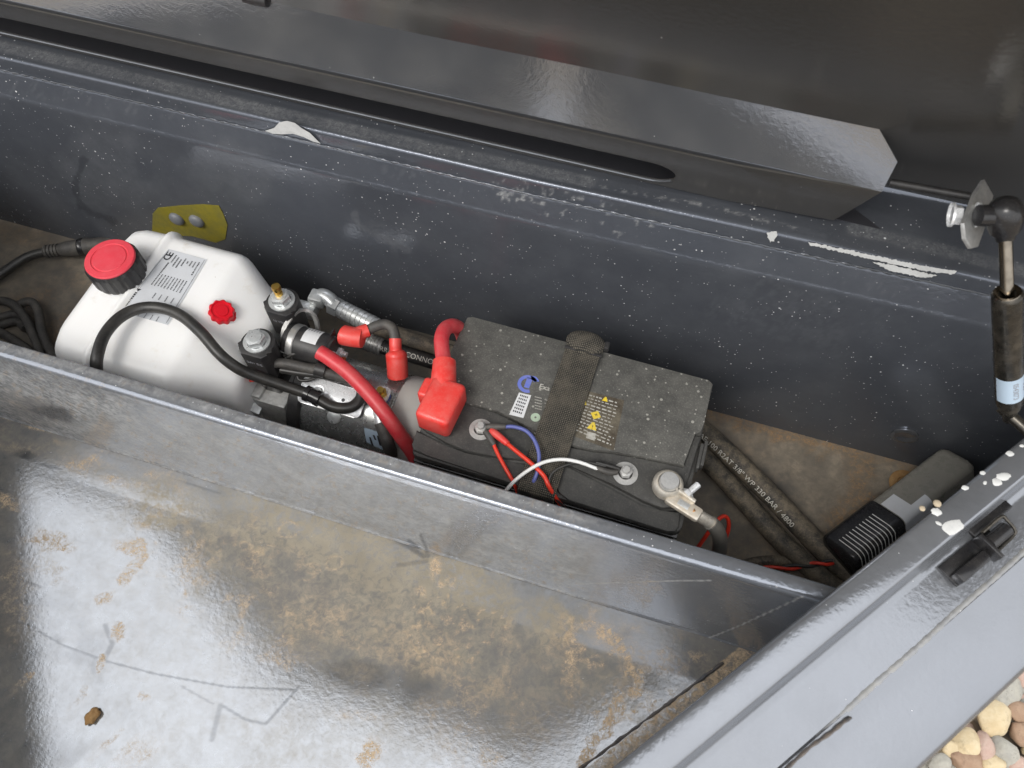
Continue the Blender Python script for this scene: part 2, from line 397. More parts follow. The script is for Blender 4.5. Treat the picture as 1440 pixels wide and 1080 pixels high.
M['seal'] = plastic('black_sealant', (.03, .033, .04), .35, (.4, .3, .2), .25)
M['sticker_blue'] = plastic('pale_blue_sticker', (.42, .52, .62), .4)
M['panel_brown'] = plastic('brown_label', (.055, .043, .030), .55, (.3, .27, .2), .35)
M['ys'] = plastic('yellow_symbol', (.75, .55, .03), .5, (.3, .27, .2), .3)
M['bs'] = plastic('blue_symbol', (.10, .16, .62), .5, (.3, .27, .3), .35)
M['gs'] = plastic('green_symbol', (.42, .55, .42), .6, (.3, .27, .2), .3)
M['dusty_print'] = plastic('dusty_print', (.50, .49, .45), .65, (.18, .16, .12), .6)
def glassy(name, col, rough, alpha):
    q = NT(name); d = q.ramp(q.noise(70, 6, .7), .35, .75, .05, .5)
    return q.out(q.mix(d, col, (.17, .155, .13)), q.mixf(d, rough, .7), 0, None, .5, Alpha=q.math('ADD', q.math('MULTIPLY', d, .5), alpha))
M['smoky'] = glassy('smoky_plastic', (.30, .29, .255), .2, .62)
def webbing():
    q = NT('webbing'); mp = q.n('ShaderNodeMapping'); q.set(mp.inputs[0], q.tc.outputs['Object']); mp.inputs['Scale'].default_value = (1, 1, 1)
    w = q.n('ShaderNodeTexWave', wave_type='BANDS', bands_direction='Y'); w.inputs['Scale'].default_value = 150; w.inputs['Distortion'].default_value = 1.2; q.set(w.inputs[0], mp.outputs[0])
    w2 = q.n('ShaderNodeTexWave', wave_type='BANDS', bands_direction='X'); w2.inputs['Scale'].default_value = 150; w2.inputs['Distortion'].default_value = 1.2; q.set(w2.inputs[0], mp.outputs[0])
    h = q.math('MULTIPLY', w.outputs['Fac'], w2.outputs['Fac'])
    col = q.mix(q.ramp(h, .15, .7), (.018, .017, .015), (.17, .15, .115))
    col = q.mix(q.ramp(q.noise(70, 5), .4, .7, 0, .5), col, (.12, .105, .08))
    return q.out(col, .9, 0, q.bump(h, .0009, .9))
M['webbing'] = webbing()
def stone(name, base, alt, sp=(160, .12, .2)):
    q = NT(name); n = q.noise(22, 6, .65); col = q.mix(q.ramp(n, .35, .65), base, alt)
    col = q.mix(q.math('MULTIPLY', q.specks(*sp), .6), col, tuple(c * .35 for c in base))
    col = q.mix(q.ramp(q.noise(75, 5, .7), .5, .72, 0, .6), col, tuple(c * .55 for c in base))
    return q.out(col, .8, 0, q.bump(q.noise(120, 6, .75), .003, .8))
M['st_cream'] = stone('stone_cream', (.50, .39, .23), (.58, .49, .33)); M['st_grey'] = stone('stone_grey', (.30, .29, .26), (.40, .38, .32), (260, .25, .4))
M['st_brown'] = stone('stone_brown', (.27, .17, .11), (.36, .25, .17)); M['st_pink'] = stone('stone_pink', (.40, .27, .22), (.46, .35, .29))
def gmat():
    q = NT('gravel_ground'); v = q.n('ShaderNodeTexVoronoi'); v.inputs['Scale'].default_value = 26; q.set(v.inputs['Vector'], q.tc.outputs['Object'])
    sp = q.n('ShaderNodeSeparateColor'); q.set(sp.inputs[0], v.outputs['Color'])
    col = q.mix(sp.outputs[0], (.24, .18, .12), (.42, .36, .27)); col = q.mix(q.ramp(v.outputs['Distance'], .3, .65), col, (.08, .065, .05))
    return q.out(col, .9, 0, q.bump(v.outputs['Distance'], .03, -.8))
M['gravel'] = gmat()

# ================================================================== SETTING: ground and gravel
GZ = -0.46
bm = B(); bmesh.ops.create_grid(bm, x_segments=8, y_segments=8, size=14)
for v in bm.verts: v.co.z = GZ - .03
o = obj('gravel_ground', bm, M['gravel'], None, False); o['kind'] = 'structure'

# ================================================================== THE TOOLBOX (one welded thing; its lid is a part)
box = thing('drawbar_toolbox', 'dark slate painted steel toolbox with raised lid and dusty front deck', 'toolbox', (0, 0.3, 0))
E52 = math.radians(52.0); EV = np.array((math.cos(E52), math.sin(E52))); NV = np.array((math.sin(E52), -math.cos(E52)))
N_IN = .0147
def xin(y, n=.033): return (n + y * math.cos(E52)) / math.sin(E52)      # x of the end wall's inner face at y
def sn(s, n, z): xy = EV * s + NV * n; return Vector((xy[0], xy[1], z))
XL = -1.16
DECK_Z, LIP_Y, LIP_Z, WALL_Y = .03, .2365, .25, .541
def axis_pts(*segs):
    out = []
    for a, b, st in segs: out += list(np.arange(a, b - st * .4, st))
    return np.array(out + [segs[-1][1]])

# ---- floor
def paint_floor(u, v, X):
    n = fbm(u, v, 60, 5, 3); n2 = fbm(u, v, 18, 4, 9)
    R = .9 * pline(u, v, [(1000, 578), (1120, 610), (1300, 655)], 26, n2) * sstep(.30, .55, n + .1)
    R = np.maximum(R, .75 * pline(u, v, [(1210, 650), (1205, 700), (1175, 740)], 30, n2))
    R = np.maximum(R, blob(u, v, 45, 425, 40, 22, -20, n2) * .55); R = np.maximum(R, blob(u, v, 95, 470, 45, 40, 40, n2) * .6)
    R = np.maximum(R, blob(u, v, 20, 330, 60, 16, 12, n2) * .4)
    R = np.maximum(R, .22 * sstep(.5, .7, n))
    G = .4 * sstep(.25, .7, n2) + .25 * n
    K = .4 * sstep(.55, .75, fbm(u, v, 90, 4, 21))
    return np.stack((R, G, K), -1)
ys = axis_pts((LIP_Y, WALL_Y, .0035)); 
us = np.concatenate((np.linspace(0, .30, 40, False), np.linspace(.30, 1, 330)))
P = np.array([[(XL + (xin(y) + .012 - XL) * t, y, 0.0) for y in ys] for t in us])
sheet('floor_panel', P, M['floor'], box, paint_floor)

# ---- back wall and hinge rail, one bent sheet
def rise(x): return .010 * np.clip((x + .15) / .48, 0, 1.4)
wall_prof = [(WALL_Y, z) for z in np.linspace(0, .280, 80)] + [(.5411, .2835), (.5416, .2862), (.5427, .2880)]
wall_prof += [(.5427 + (.5525 - .5427) * t, .2880 + (.3165 - .2880) * t) for t in np.linspace(.1, 1, 12)]
wall_prof += [(.5533, .3175), (.5530, .3195), (.5528, .3225), (.5529, .3270), (.5531, .3320), (.5533, .3342), (.5539, .3358), (.5550, .3369), (.5568, .3374), (.5590, .3375)]
wall_prof += [(y, .3375 + (y - .559) * .03) for y in np.linspace(.5605, .650, 46)] + [(.652, .335), (.652, 0.0)]
xs = np.concatenate((np.linspace(-1.26, -.86, 12, False), np.linspace(-.86, .44, 480), np.linspace(.45, .62, 6)))
def paint_wall(u, v, X):
    n = fbm(u, v, 40, 5, 5); n2 = fbm(u, v, 9, 4, 6)
    band = pline(u, v, [(0, 112), (360, 200), (720, 286), (1400, 440)], 16)
    R = .55 * pline(u, v, [(700, 268), (800, 290), (900, 318)], 22, n2) * sstep(.56, .66, fbm(u, v, 7, 3, 31))
    nf = fbm(u, v, 6, 3, 77)
    R = np.maximum(R, .36 * np.maximum(pline(u, v, [(-20, 60), (120, 93), (360, 152), (560, 198), (700, 228), (830, 256)], 13), pline(u, v, [(1200, 322), (1330, 353), (1460, 386)], 14)) * (.55 + .7 * fbm(u, v, 60, 4, 78)) * (X[:, 1] > .5565))  # pale band on the rail top: a reflection painted into the colour
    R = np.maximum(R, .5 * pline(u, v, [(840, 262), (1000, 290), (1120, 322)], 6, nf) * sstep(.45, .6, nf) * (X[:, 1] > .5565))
    G = .08 * n + .35 * blob(u, v, 545, 335, 50, 22, 35, n2) * sstep(.45, .6, n2) * .6
    G = np.maximum(G, .20 * blob(u, v, 330, 235, 75, 40, 15, n))
    G = np.maximum(G, .32 * pline(u, v, [(498, 300), (505, 318), (530, 330), (575, 352)], 6, n2))
    G = np.maximum(G, .26 * sstep(.5, .72, fbm(u * 2.4 + v, v * .6, 12, 4, 8)) * np.maximum(pline(u, v, [(20, 122), (240, 158)], 16), np.maximum(pline(u, v, [(545, 238), (640, 268)], 14), pline(u, v, [(1160, 385), (1270, 412)], 13))))
    G = np.maximum(G, .16 * blob(u, v, 1110, 440, 120, 60, 15, n) * sstep(.3, .7, fbm(u, v, 5, 3, 12)))
    G = np.maximum(G, .22 * blob(u, v, 150, 240, 75, 60, 20, n)); G = np.maximum(G, .8 * band * 0)
    K = .5 * pline(u, v, [(118, 225), (104, 260), (112, 290), (160, 312)], 6, n2)
    return np.stack((R, G, K), -1)
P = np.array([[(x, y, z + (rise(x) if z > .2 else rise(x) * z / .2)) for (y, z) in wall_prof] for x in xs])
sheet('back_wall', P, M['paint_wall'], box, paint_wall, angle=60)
# weld seam along the rail, uneven
for nm, (yy, zz, rr, x0, x1, st) in {'weld_seam': (.5522, .3182, .0011, -.9, .44, .004)}.items():
    bm = B(); pts = []
    for i, x in enumerate(np.arange(x0, x1, st)): pts.append((x, yy + rng.uniform(-.0003, .0003), zz + rise(x) + rng.uniform(-.0004, .0004)))
    add_tube(bm, pts, rr, 6, 0, True, lambda t: 1 + .35 * math.sin(t * 1450) + .25 * math.sin(t * 613))
    obj(nm, bm, M['paint'], box)

# ---- deck in front of the partition
def paint_deck(u, v, X):
    n = fbm(u, v, 46, 5, 1); n2 = fbm(u, v, 14, 4, 2); n3 = fbm(u, v, 120, 4, 4)
    R = np.zeros_like(u)
    for cx, cy, rx, ry, ro, a in ((78, 762, 34, 20, 10, .85), (70, 800, 30, 30, 0, .5), (190, 770, 26, 15, 0, .9), (188, 800, 46, 11, -50, .75), (152, 672, 13, 11, 0, .8), (10, 706, 15, 13, 0, 1), (20, 830, 26, 80, 0, .5),
                               (150, 838, 22, 10, -30, .85), (165, 886, 11, 15, 0, .95), (142, 932, 6, 15, 20, 1), (40, 950, 16, 7, -10, .8), (117, 978, 9, 13, 0, .55), (201, 980, 9, 9, 0, .6), (155, 1036, 9, 15, 15, .7), (190, 1055, 28, 9, 30, .6),
                               (205, 668, 20, 8, -8, 1), (125, 650, 30, 13, -12, .8), (176, 690, 8, 16, 0, .6), (60, 600, 55, 7, 14, .9), (25, 630, 45, 9, 5, .45), (282, 765, 9, 6, -40, .9), (283, 797, 15, 9, -30, .7), (345, 790, 14, 12, 0, .5),
                               (400, 925, 34, 24, 10, .55), (475, 868, 16, 13, 0, .6), (520, 1062, 21, 26, 20, .95), (500, 1005, 36, 9, 8, .5), (612, 800, 9, 16, 10, .9), (590, 832, 8, 9, 0, .8), (619, 822, 7, 6, 0, .9), (652, 880, 9, 8, 0, .8), (630, 872, 7, 6, 0, .8),
                               (617, 903, 9, 7, 0, .8), (600, 915, 7, 8, 0, .7), (650, 1040, 50, 40, 20, .4), (690, 1066, 25, 22, 0, .6), (870, 905, 46, 20, 35, .55), (905, 925, 20, 28, 0, .5), (940, 930, 34, 20, 20, .55), (985, 925, 28, 12, 0, .6), (560, 915, 60, 40, 0, .28),
                               (770, 1030, 60, 60, 0, .30), (440, 860, 80, 45, 15, .25)):
        R = np.maximum(R, a * blob(u, v, cx, cy, rx, ry, ro, n2))
    R = np.maximum(R, 1.0 * pline(u, v, [(850, 890), (868, 905), (884, 935), (902, 955), (896, 972), (874, 980), (866, 1010), (840, 1035), (818, 1075)], 13, n2))
    R = np.maximum(R, .75 * sstep(.60, .68, fbm(u, v, 7, 3, 41)) * blob(u, v, 640, 880, 110, 60, 15, n))
    R = np.maximum(R, .6 * sstep(.50, .70, fbm(u, v, 20, 5, 43)) * blob(u, v, 360, 830, 190, 95, 15, n))
    R = np.maximum(R, .8 * sstep(.46, .66, fbm(u, v, 16, 4, 47)) * blob(u, v, 860, 960, 120, 95, -30, n))
    R = np.maximum(R, .5 * sstep(.5, .66, fbm(u, v, 30, 5, 48)) * blob(u, v, 700, 960, 180, 90, 10, n)); R = np.maximum(R, .45 * sstep(.5, .64, fbm(u, v, 20, 4, 49)) * pline(u, v, [(0, 600), (120, 640), (260, 680)], 30, n))
    nn = X[:, 0] * NV[0] + X[:, 1] * NV[1]                      # strip beside the end wall is thick with clay
    strip = sstep(.0045, .0075, nn); s_ = X[:, 0] * EV[0] + X[:, 1] * EV[1]
    R = np.maximum(R, strip * (1.0 - .25 * sstep(.19, .10, s_)))
    # dust: a broad matt veil over the middle, thin towards the left
    veil = blob(u, v, 540, 850, 330, 130, 17, n, .9)
    G = .85 * veil * (.55 + .6 * n2) + .75 * pline(u, v, [(230, 690), (400, 745), (600, 815), (760, 860)], 55, n) * .6
    G = np.maximum(G, .5 * blob(u, v, 830, 960, 190, 120, 0, n, .8) * (.4 + n2)); G = np.maximum(G, .35 * pline(u, v, [(0, 610), (150, 665), (330, 720)], 32, n))
    G = np.maximum(G, strip * .8); G = np.maximum(G, .30 * blob(u, v, 480, 1040, 220, 70, 0, n, .7)); G = np.maximum(G, .10 + .10 * n3)
    ring = np.zeros_like(u)
    for cx, cy, r in ((405, 745, 13), (440, 800, 9), (470, 792, 12), (575, 925, 14), (540, 917, 8), (320, 905, 10), (345, 768, 8), (430, 805, 14), (380, 775, 11), (500, 905, 8)):
        d = np.hypot(u - cx, (v - cy) * 1.25) + (n2 - .5) * 8; ring = np.maximum(ring, np.exp(-((d - r) / 2.0) ** 2))
    R = np.maximum(R, ring * .55)
    K = np.zeros_like(u)
    for pts, w, a in (([(35, 877), (90, 908), (150, 930), (220, 948), (320, 966), (418, 970)], 2.0, .45), ([(420, 966), (374, 1018), (345, 1012), (312, 992)], 2.8, .40), ([(28, 815), (60, 828)], 3, .6), ([(310, 992), (298, 1040)], 5, .3), ([(148, 880), (158, 905), (140, 940)], 5, .35),
                      ([(240, 672), (310, 694)], 1.8, .4), ([(255, 965), (300, 990)], 2, .3), ([(560, 760), (596, 782)], 5, .5), ([(590, 755), (602, 782)], 4, .4), ([(560, 795), (600, 789)], 4, .3), ([(650, 760), (612, 780)], 6, .25)):
        K = np.maximum(K, a * pline(u, v, pts, w))
    for cx, cy, rx, ry, ro in ((37, 640, 14, 8, 45), (67, 652, 7, 5, 60), (135, 935, 9, 16, 15)): K = np.maximum(K, .8 * blob(u, v, cx, cy, rx, ry, ro, None, .4) * (1 if cx < 100 else .3))
    K = np.maximum(K, .45 * blob(u, v, 510, 950, 70, 22, 10, n)); K = np.maximum(K, .35 * blob(u, v, 590, 965, 40, 30, 10, n)); K = np.maximum(K, .35 * blob(u, v, 930, 960, 60, 30, -38, n))
    K = np.maximum(K, .3 * sstep(.5, .68, n) * sstep(760, 950, v) * sstep(260, 0, u))  # mottled darkening at lower left: dark reflections painted into the deck
    return np.stack((R, G, K * (1 - R)), -1)
ysd = axis_pts((-.42, -.03, .03), (-.03, LIP_Y, .0014))
us = np.concatenate((np.linspace(0, .36, 20, False), np.linspace(.36, 1, 780)))
P = np.array([[(XL + .25 + (xin(y) - XL - .25) * t, y, DECK_Z + .0022 * math.sin(7 * t + 9 * y) * max(0, min(1, (LIP_Y - y) / .05))) for y in ysd] for t in us])
sheet('deck_panel', P, M['paint_deck'], box, paint_deck)
# bead of sealant between deck and end wall, and the fold line below the partition
bm = B(); s0 = .02; pts = []
for i in range(60):
    s = .06 + i * .0037; pts.append(sn(s, .0020 + .03 * (s - .06) + rng.uniform(-.0004, .0004), DECK_Z + .0012))
add_tube(bm, pts, .0019, 8, 0, True, lambda t: 1 + .2 * math.sin(t * 60) + .15 * math.sin(t * 23)); obj('sealant_bead', bm, M['seal'], box)

# ---- partition (front lip of the box): face, rounded crest, narrow top flange, hem
lip_prof = [(LIP_Y - .0016, DECK_Z + .001), (LIP_Y - .0004, DECK_Z + .003)] + [(LIP_Y, z) for z in np.linspace(DECK_Z + .006, LIP_Z - .005, 80)]
for k in range(1, 8):
    a = math.radians(180 - 90 * k / 7); lip_prof.append((LIP_Y + .005 + .005 * math.cos(a), LIP_Z - .005 + .005 * math.sin(a)))
lip_prof += [(LIP_Y + .0105, LIP_Z), (LIP_Y + .0155, LIP_Z - .0002), (LIP_Y + .0170, LIP_Z - .0008), (LIP_Y + .0180, LIP_Z - .0022), (LIP_Y + .0180, LIP_Z - .022), (LIP_Y + .0165, LIP_Z - .022), (LIP_Y + .0165, 0.0)]
xs = np.concatenate((np.linspace(XL + .25, -.68, 8, False), np.linspace(-.68, .255, 440)))
def paint_lip(u, v, X):
    n = fbm(u, v, 40, 5, 15); n2 = fbm(u, v, 12, 4, 16); right = sstep(780, 900, u)
    hz = X[:, 2] / LIP_Z
    G = (.85 * (1 - right) + .06) * (.55 + .6 * n2) * (1 - .35 * sstep(.75, 1, hz)) * (1 - .75 * sstep(.965, .995, hz) * (X[:, 1] < LIP_Y + .006))
    G = np.maximum(G, .35 * pline(u, v, [(840, 870), (905, 895), (960, 905)], 25, n)); 
    G = G * (1 - .55 * blob(u, v, 70, 580, 45, 14, 15, n)) * (1 - .8 * blob(u, v, 665, 745, 55, 24, -35, n))
    R = np.zeros_like(u)
    for cx, cy, rx, ry, a in ((140, 610, 16, 26, .5), (212, 645, 13, 12, .5), (22, 572, 12, 12, .4), (612, 772, 10, 10, .7), (905, 830, 26, 28, .55), (860, 850, 40, 30, .3), (45, 575, 50, 20, .25), (650, 760, 30, 20, .25)):
        R = np.maximum(R, a * blob(u, v, cx, cy, rx, ry, 20, n2))
    R = np.maximum(R, .45 * sstep(.62, .72, fbm(u, v, 5, 3, 17)) * (1 - right))
    R = np.maximum(R, .7 * blob(u, v, 1000, 925, 60, 14, 20, n2) * sstep(.12, .13, 1 - hz) * 0)
    K = .55 * np.maximum(pline(u, v, [(575, 760), (603, 784)], 4), pline(u, v, [(592, 752), (604, 784)], 3)) + .6 * blob(u, v, 80, 582, 32, 9, 8, n2)
    for pts in ([(975, 906), (1040, 880), (1130, 838)], [(790, 822), (900, 818), (1000, 816)]):      # pale scratches
        G = np.maximum(G, 1.2 * pline(u, v, pts, 1.3))
    return np.stack((R, G, K), -1)
P = np.array([[(min(x, xin(y) + .002), y + .0008 * math.sin(x * 9) * (1 if z < .24 else .3), z) for (y, z) in lip_prof] for x in xs])
sheet('partition', P, M['paint_lip'], box, paint_lip, angle=60)

# ---- end wall with its rolled top flange, and the drawbar panels outside it
wp = [(.034, 0.0), (.034, .2935), (.032, .2945), (N_IN + .001, .2945), (N_IN, .2955), (N_IN + .0006, .2982), (N_IN + .002, .2996), (N_IN + .004, .3), (.0375, .3), (.0392, .2994), (.0405, .2980), (.0415, .2955), (.0448, .2870), (.0456, .2856), (.0472, .2842)]
wp += [(n, .2840 - (n - .0472) * .13) for n in np.linspace(.052, .0855, 6)]
def wall_strip(name, prof, s0, s1, mat, n_s=120, wob=.0):
    S = np.linspace(s0, s1, n_s)
    P = np.array([[tuple(sn(s, n + wob * math.sin(s * 23), z)) for (n, z) in prof] for s in S]); return sheet(name, P, mat, box, angle=60)
wall_strip('end_wall', wp, -.55, .76, M['paint_flange'])
_o = wall_strip('end_wall', wp, -.55, .70, M['paint_flange'])            # its mirror image at the far left end
for v in _o.data.vertices: v.co.x = -.69 - v.co.x
_o.data.flip_normals()
wp2 = [(.0845, .2755), (.0875, .2795), (.091, .2782)] + [(n, .2775 - (n - .092) * .16) for n in np.linspace(.094, .138, 5)] + [(.1455, .2685), (.1490, .2655), (.1512, .2610), (.152, .255), (.152, .02)]
wall_strip('drawbar_rail', wp2, -.55, .76, M['paint_flange'])
bm = B(); pts = []
for i in range(230):
    s = .20 + i * .0024; pts.append(sn(s, .0868 - .012 * (s - .25) + .0003 * math.sin(s * 60), .2768))
add_tube(bm, pts, .0034, 10, 0, True, lambda t: (1 + .06 * math.sin(t * 420) + .05 * math.sin(t * 191)) * min(1, .15 + t * 7)); obj('weld_bead', bm, M['paint_dusty'], box)
# open crack in the seam nearer the hitch
bm = B()
crk = [at(x, y, .2792) for x, y in ((1103, 1084), (1120, 1068), (1140, 1050), (1155, 1040), (1172, 1028), (1186, 1016), (1197, 1009))]
add_tube(bm, crk, .0012, 6, 4, True, lambda t: .9 + .5 * math.sin(t * 19) ** 2); obj('seam_crack', bm, M['seal'], box)
# dried paint drips and clay flecks on the flange
spot_bms = []
for (x, y, rx, ry, ro) in ((1340, 741, 13, 8.5, 25), (1317, 720, 6, 5, 0), (1411, 670, 9, 5, 10), (1402, 678, 6, 5, 30), (1357, 686, 4.5, 3, 10), (1420, 638, 5, 3.5, 0), (1382, 665, 3.5, 2.6, 0), (1385, 679, 3, 2, 40), (1320, 736, 4, 2.2, -40), (1437, 627, 3, 2, 0)):
    bm = B(); c = at(x, y, .3002); k = .93 / F_PX; R_ = random.Random(int(x)); n = 16
    ring = []; ring2 = []
    for i in range(n):
        a = 2 * math.pi * i / n; w = 1 + R_.uniform(-.13, .13); dx, dy = rx * k * math.cos(a) * w * .86, ry * k * math.sin(a) * w * .86
        rr = math.radians(ro + 17); p = Vector((dx * math.cos(rr) - dy * math.sin(rr), dx * math.sin(rr) + dy * math.cos(rr), 0))
        ring.append(bm.verts.new(c + p)); ring2.append(bm.verts.new(c + p * .75 + Vector((0, 0, .0005))))
    for i in range(n): bm.faces.new((ring[i], ring[(i + 1) % n], ring2[(i + 1) % n], ring2[i]))
    bm.faces.new(ring2); obj('paint_drip', bm, M['white_spot'], box)
for (x, y, r) in ((1318, 708, 4), (1297, 715, 3)):
    bm = B(); bmesh.ops.create_icosphere(bm, subdivisions=2, radius=r * .0009, matrix=Matrix.Translation(at(x, y, .299)) @ Matrix.Diagonal((1, 1, .5, 1)))
    obj('clay_fleck', bm, M['tan_spot'], box)
# bare patches where the slate paint has chipped off the rail, down to white
def chip(px, wy, name='paint_chip', mat='white_spot'):
    """outline in the photograph, laid on the rail's front bead"""
    bm = B(); a = []
    for (x, y), Y in zip(px, wy): a.append(bm.verts.new(atY(x, y, Y)))
    f = bm.faces.new(a); r = bmesh.ops.extrude_face_region(bm, geom=[f])
    for v in r['geom']:
        if isinstance(v, bmesh.types.BMVert): v.co += Vector((0, -.0004, .0004))
    obj(name, bm, M[mat], box, False)
chip([(373, 184), (386, 180), (393, 172), (404, 170), (415, 173), (424, 180), (436, 187), (444, 195), (451, 202), (440, 199), (428, 193), (412, 188), (396, 189), (384, 188)], [.5518, .5514, .5505, .5502, .5502, .5506, .5508, .551, .5515, .5518, .5516, .5516, .5518, .5518])
R_ = random.Random(5)
for seg in ([(1136, 340), (1215, 356), (1290, 372), (1345, 381), (1340, 386), (1300, 381), (1240, 368), (1180, 354), (1140, 345)], [(1078, 327), (1094, 325), (1090, 338), (1082, 341)], [(1225, 368), (1262, 374), (1318, 388), (1300, 391), (1255, 382)]):
    n = len(seg); pts = []
    for i in range(n):
        p, q_ = Vector((*seg[i], 0)), Vector((*seg[(i + 1) % n], 0))
        nn_ = max(2, int((q_ - p).length / 2.2))
        for t in np.arange(nn_) / nn_: w = p.lerp(q_, t); pts.append((w.x + R_.uniform(-1.5, 1.5), w.y + R_.uniform(-1.0, 1.0)))
    chip(pts, [.5512] * len(pts), 'paint_scrape')
# yellow primer patch with two rivets on the back wall
bm = B()
out = [(215, 300), (222, 292), (252, 289), (285, 287), (308, 289), (314, 300), (320, 316), (317, 336), (304, 341), (272, 332), (240, 330), (214, 330)]
a = [bm.verts.new(atY(x, y, WALL_Y - .0004)) for x, y in out]; f = bm.faces.new(a)
r = bmesh.ops.extrude_face_region(bm, geom=[f])
for v in r['geom']:
    if isinstance(v, bmesh.types.BMVert): v.co.y -= .0006
obj('primer_patch', bm, M['yellow'], box, False)
for x, y in ((249, 307), (277, 310)):
    bm = B(); add_lathe(bm, [(.0105, 0), (.0105, .002), (.0095, .0042), (.006, .0062), (0, .0068)], place(atY(x, y, WALL_Y - .001), frame((0, -1, 0))), 24); obj('rivet', bm, M['rivet'], box)
# drain grommet and washers on the floor
bm = B(); c = at(1272, 682, 0)
add_lathe(bm, [(.020, .0005), (.020, .0025), (.0175, .0035), (.011, .0035), (.010, .0022), (.0095, .0022), (.0095, .004), (.004, .0045), (.0035, .002), (0, .002)], place(c), 28); obj('floor_washer', bm, M['clod'], box)
bm = B(); add_lathe(bm, [(.016, 0), (.016, .002), (.010, .003), (.008, .002), (0, .002)], place(atY(1272, 612, WALL_Y - .0005), frame((0, -1, 0))), 28); obj('wall_plug', bm, M['paint'], box)

# ---- latch striker on the drawbar panel
lt = None
def striker():
    c = at(1372, 768, .283); ex = Vector((EV[0], EV[1], 0)); ny = Vector((NV[0], NV[1], 0)); Rm = Matrix((ex, -ny, Vector((0, 0, 1)))).transposed()
    Mx = place(c, Rm)
    bm = B()
    add_box(bm, (-.012, -.004, .002), (.062, .020, .003), Mx, .001)                 # base plate
    add_box(bm, (.028, .010, .0025), (.050, .011, .004), Mx, .0015)                # slotted back arm
    add_box(bm, (-.024, -.009, .008), (.036, .010, .012), Mx, .002)                # tongue block
    add_box(bm, (.001, -.006, .009), (.004, .024, .014), Mx, .001)                 # upright
    L = obj('latch_striker', bm, M['black_gloss'], box)
    bm = B(); add_tube(bm, [Mx @ Vector(p) for p in ((.003, -.004, .011), (.026, -.004, .011))], .0065, 16, 0); obj('roller', bm, M['black_gloss'], L)
    bm = B()
    add_tube(bm, [Mx @ Vector(p) for p in ((.004, .006, .015), (.028, .006, .015), (.030, .001, .015), (.030, -.008, .013), (.026, -.011, .011), (.004, -.012, .011))], .0016, 8, 4); obj('striker_loop', bm, M['steel_dark'], L)
striker()

# ---- lid: skin, rim, stiffener channel, hinge bracket
LA = math.radians(57.0); LH = Vector((0, .640, .350)); LD = Vector((0, -math.cos(LA), math.sin(LA))); LN = Vector((0, -math.sin(LA), -math.cos(LA)))   # LN: inwards, to the box
def lidp(x, d, h=0.0): return Vector((x, LH.y, LH.z)) + LD * d + LN * h
bm = B(); outl = [(.66, 0), (.66, .44), (.26, .46), (-.03, .95), (-.62, .94), (-.93, .50), (-1.31, .50), (-1.31, 0)]
a = [bm.verts.new(lidp(x, d)) for x, d in outl]; b = [bm.verts.new(lidp(x, d, -.002)) for x, d in outl]; bm.faces.new(a); bm.faces.new(b[::-1])
for k in range(8): bm.faces.new((a[k], a[(k + 1) % 8], b[(k + 1) % 8], b[k]))
lid = obj('lid', bm, M['paint_lid'], box, False)
bm = B()
for (x0, d0), (x1, d1) in zip(outl[1:6], outl[2:7]):
    q4 = [lidp(x0, d0, 0), lidp(x1, d1, 0), lidp(x1, d1, .035), lidp(x0, d0, .035)]; v = [bm.verts.new(p) for p in q4]; bm.faces.new(v)
bmesh.ops.solidify(bm, geom=bm.faces[:], thickness=.002); obj('lid_rim', bm, M['paint_lid'], lid, False)
# stiffener face, leaning slightly back, with a mitred end
FB, FT = Vector((0, .5425, .4255)), Vector((0, .5525, .4930))
def onface(x, y):                       # intersection of a photo ray with the face plane
    n = Vector((0, 1, 0)).cross(Vector((1, 0, 0))); t = (FT - FB).normalized(); n = Vector((1, 0, 0)).cross(t)
    r = Vector(_ray(x, y)); c = Vector(CAM); return c + r * ((FB - c).dot(n) / r.dot(n))
XS0 = -1.25
tip, tb, tt = onface(1262, 228), onface(1240, 270), onface(1225, 162)
bm = B()
nx = 60
def strip_rows(bm, rows):
    g = [[bm.verts.new(Vector(p)) for p in r] for r in rows]
    for r0, r1 in zip(g[:-1], g[1:]):
        for i in range(len(r0) - 1): bm.faces.new((r0[i], r0[i + 1], r1[i + 1], r1[i]))
xsr = [1.0]
fr = [[Vector((XS0 + (e.x - XS0) * t, e.y, e.z + 0)) for t in np.linspace(0, 1, nx)] for e in (tb, tb.lerp(tip, .5), tip, tip.lerp(tt, .5), tt)]
for row in fr:
    for p in row: p.y += .0007 * math.sin(p.x * 17); 
strip_rows(bm, fr)
# short return from the face's top edge to the skin
rt = [[p for p in fr[-1]], [p + Vector((0, .004, .0015)) for p in fr[-1]], [p + Vector((0, .010, -.001)) for p in fr[-1]]]
strip_rows(bm, rt); bmesh.ops.remove_doubles(bm, verts=bm.verts[:], dist=1e-5)
bmesh.ops.solidify(bm, geom=bm.faces[:], thickness=.0016)
stf = obj('stiffener', bm, M['paint_stiff'], lid, True, 30)
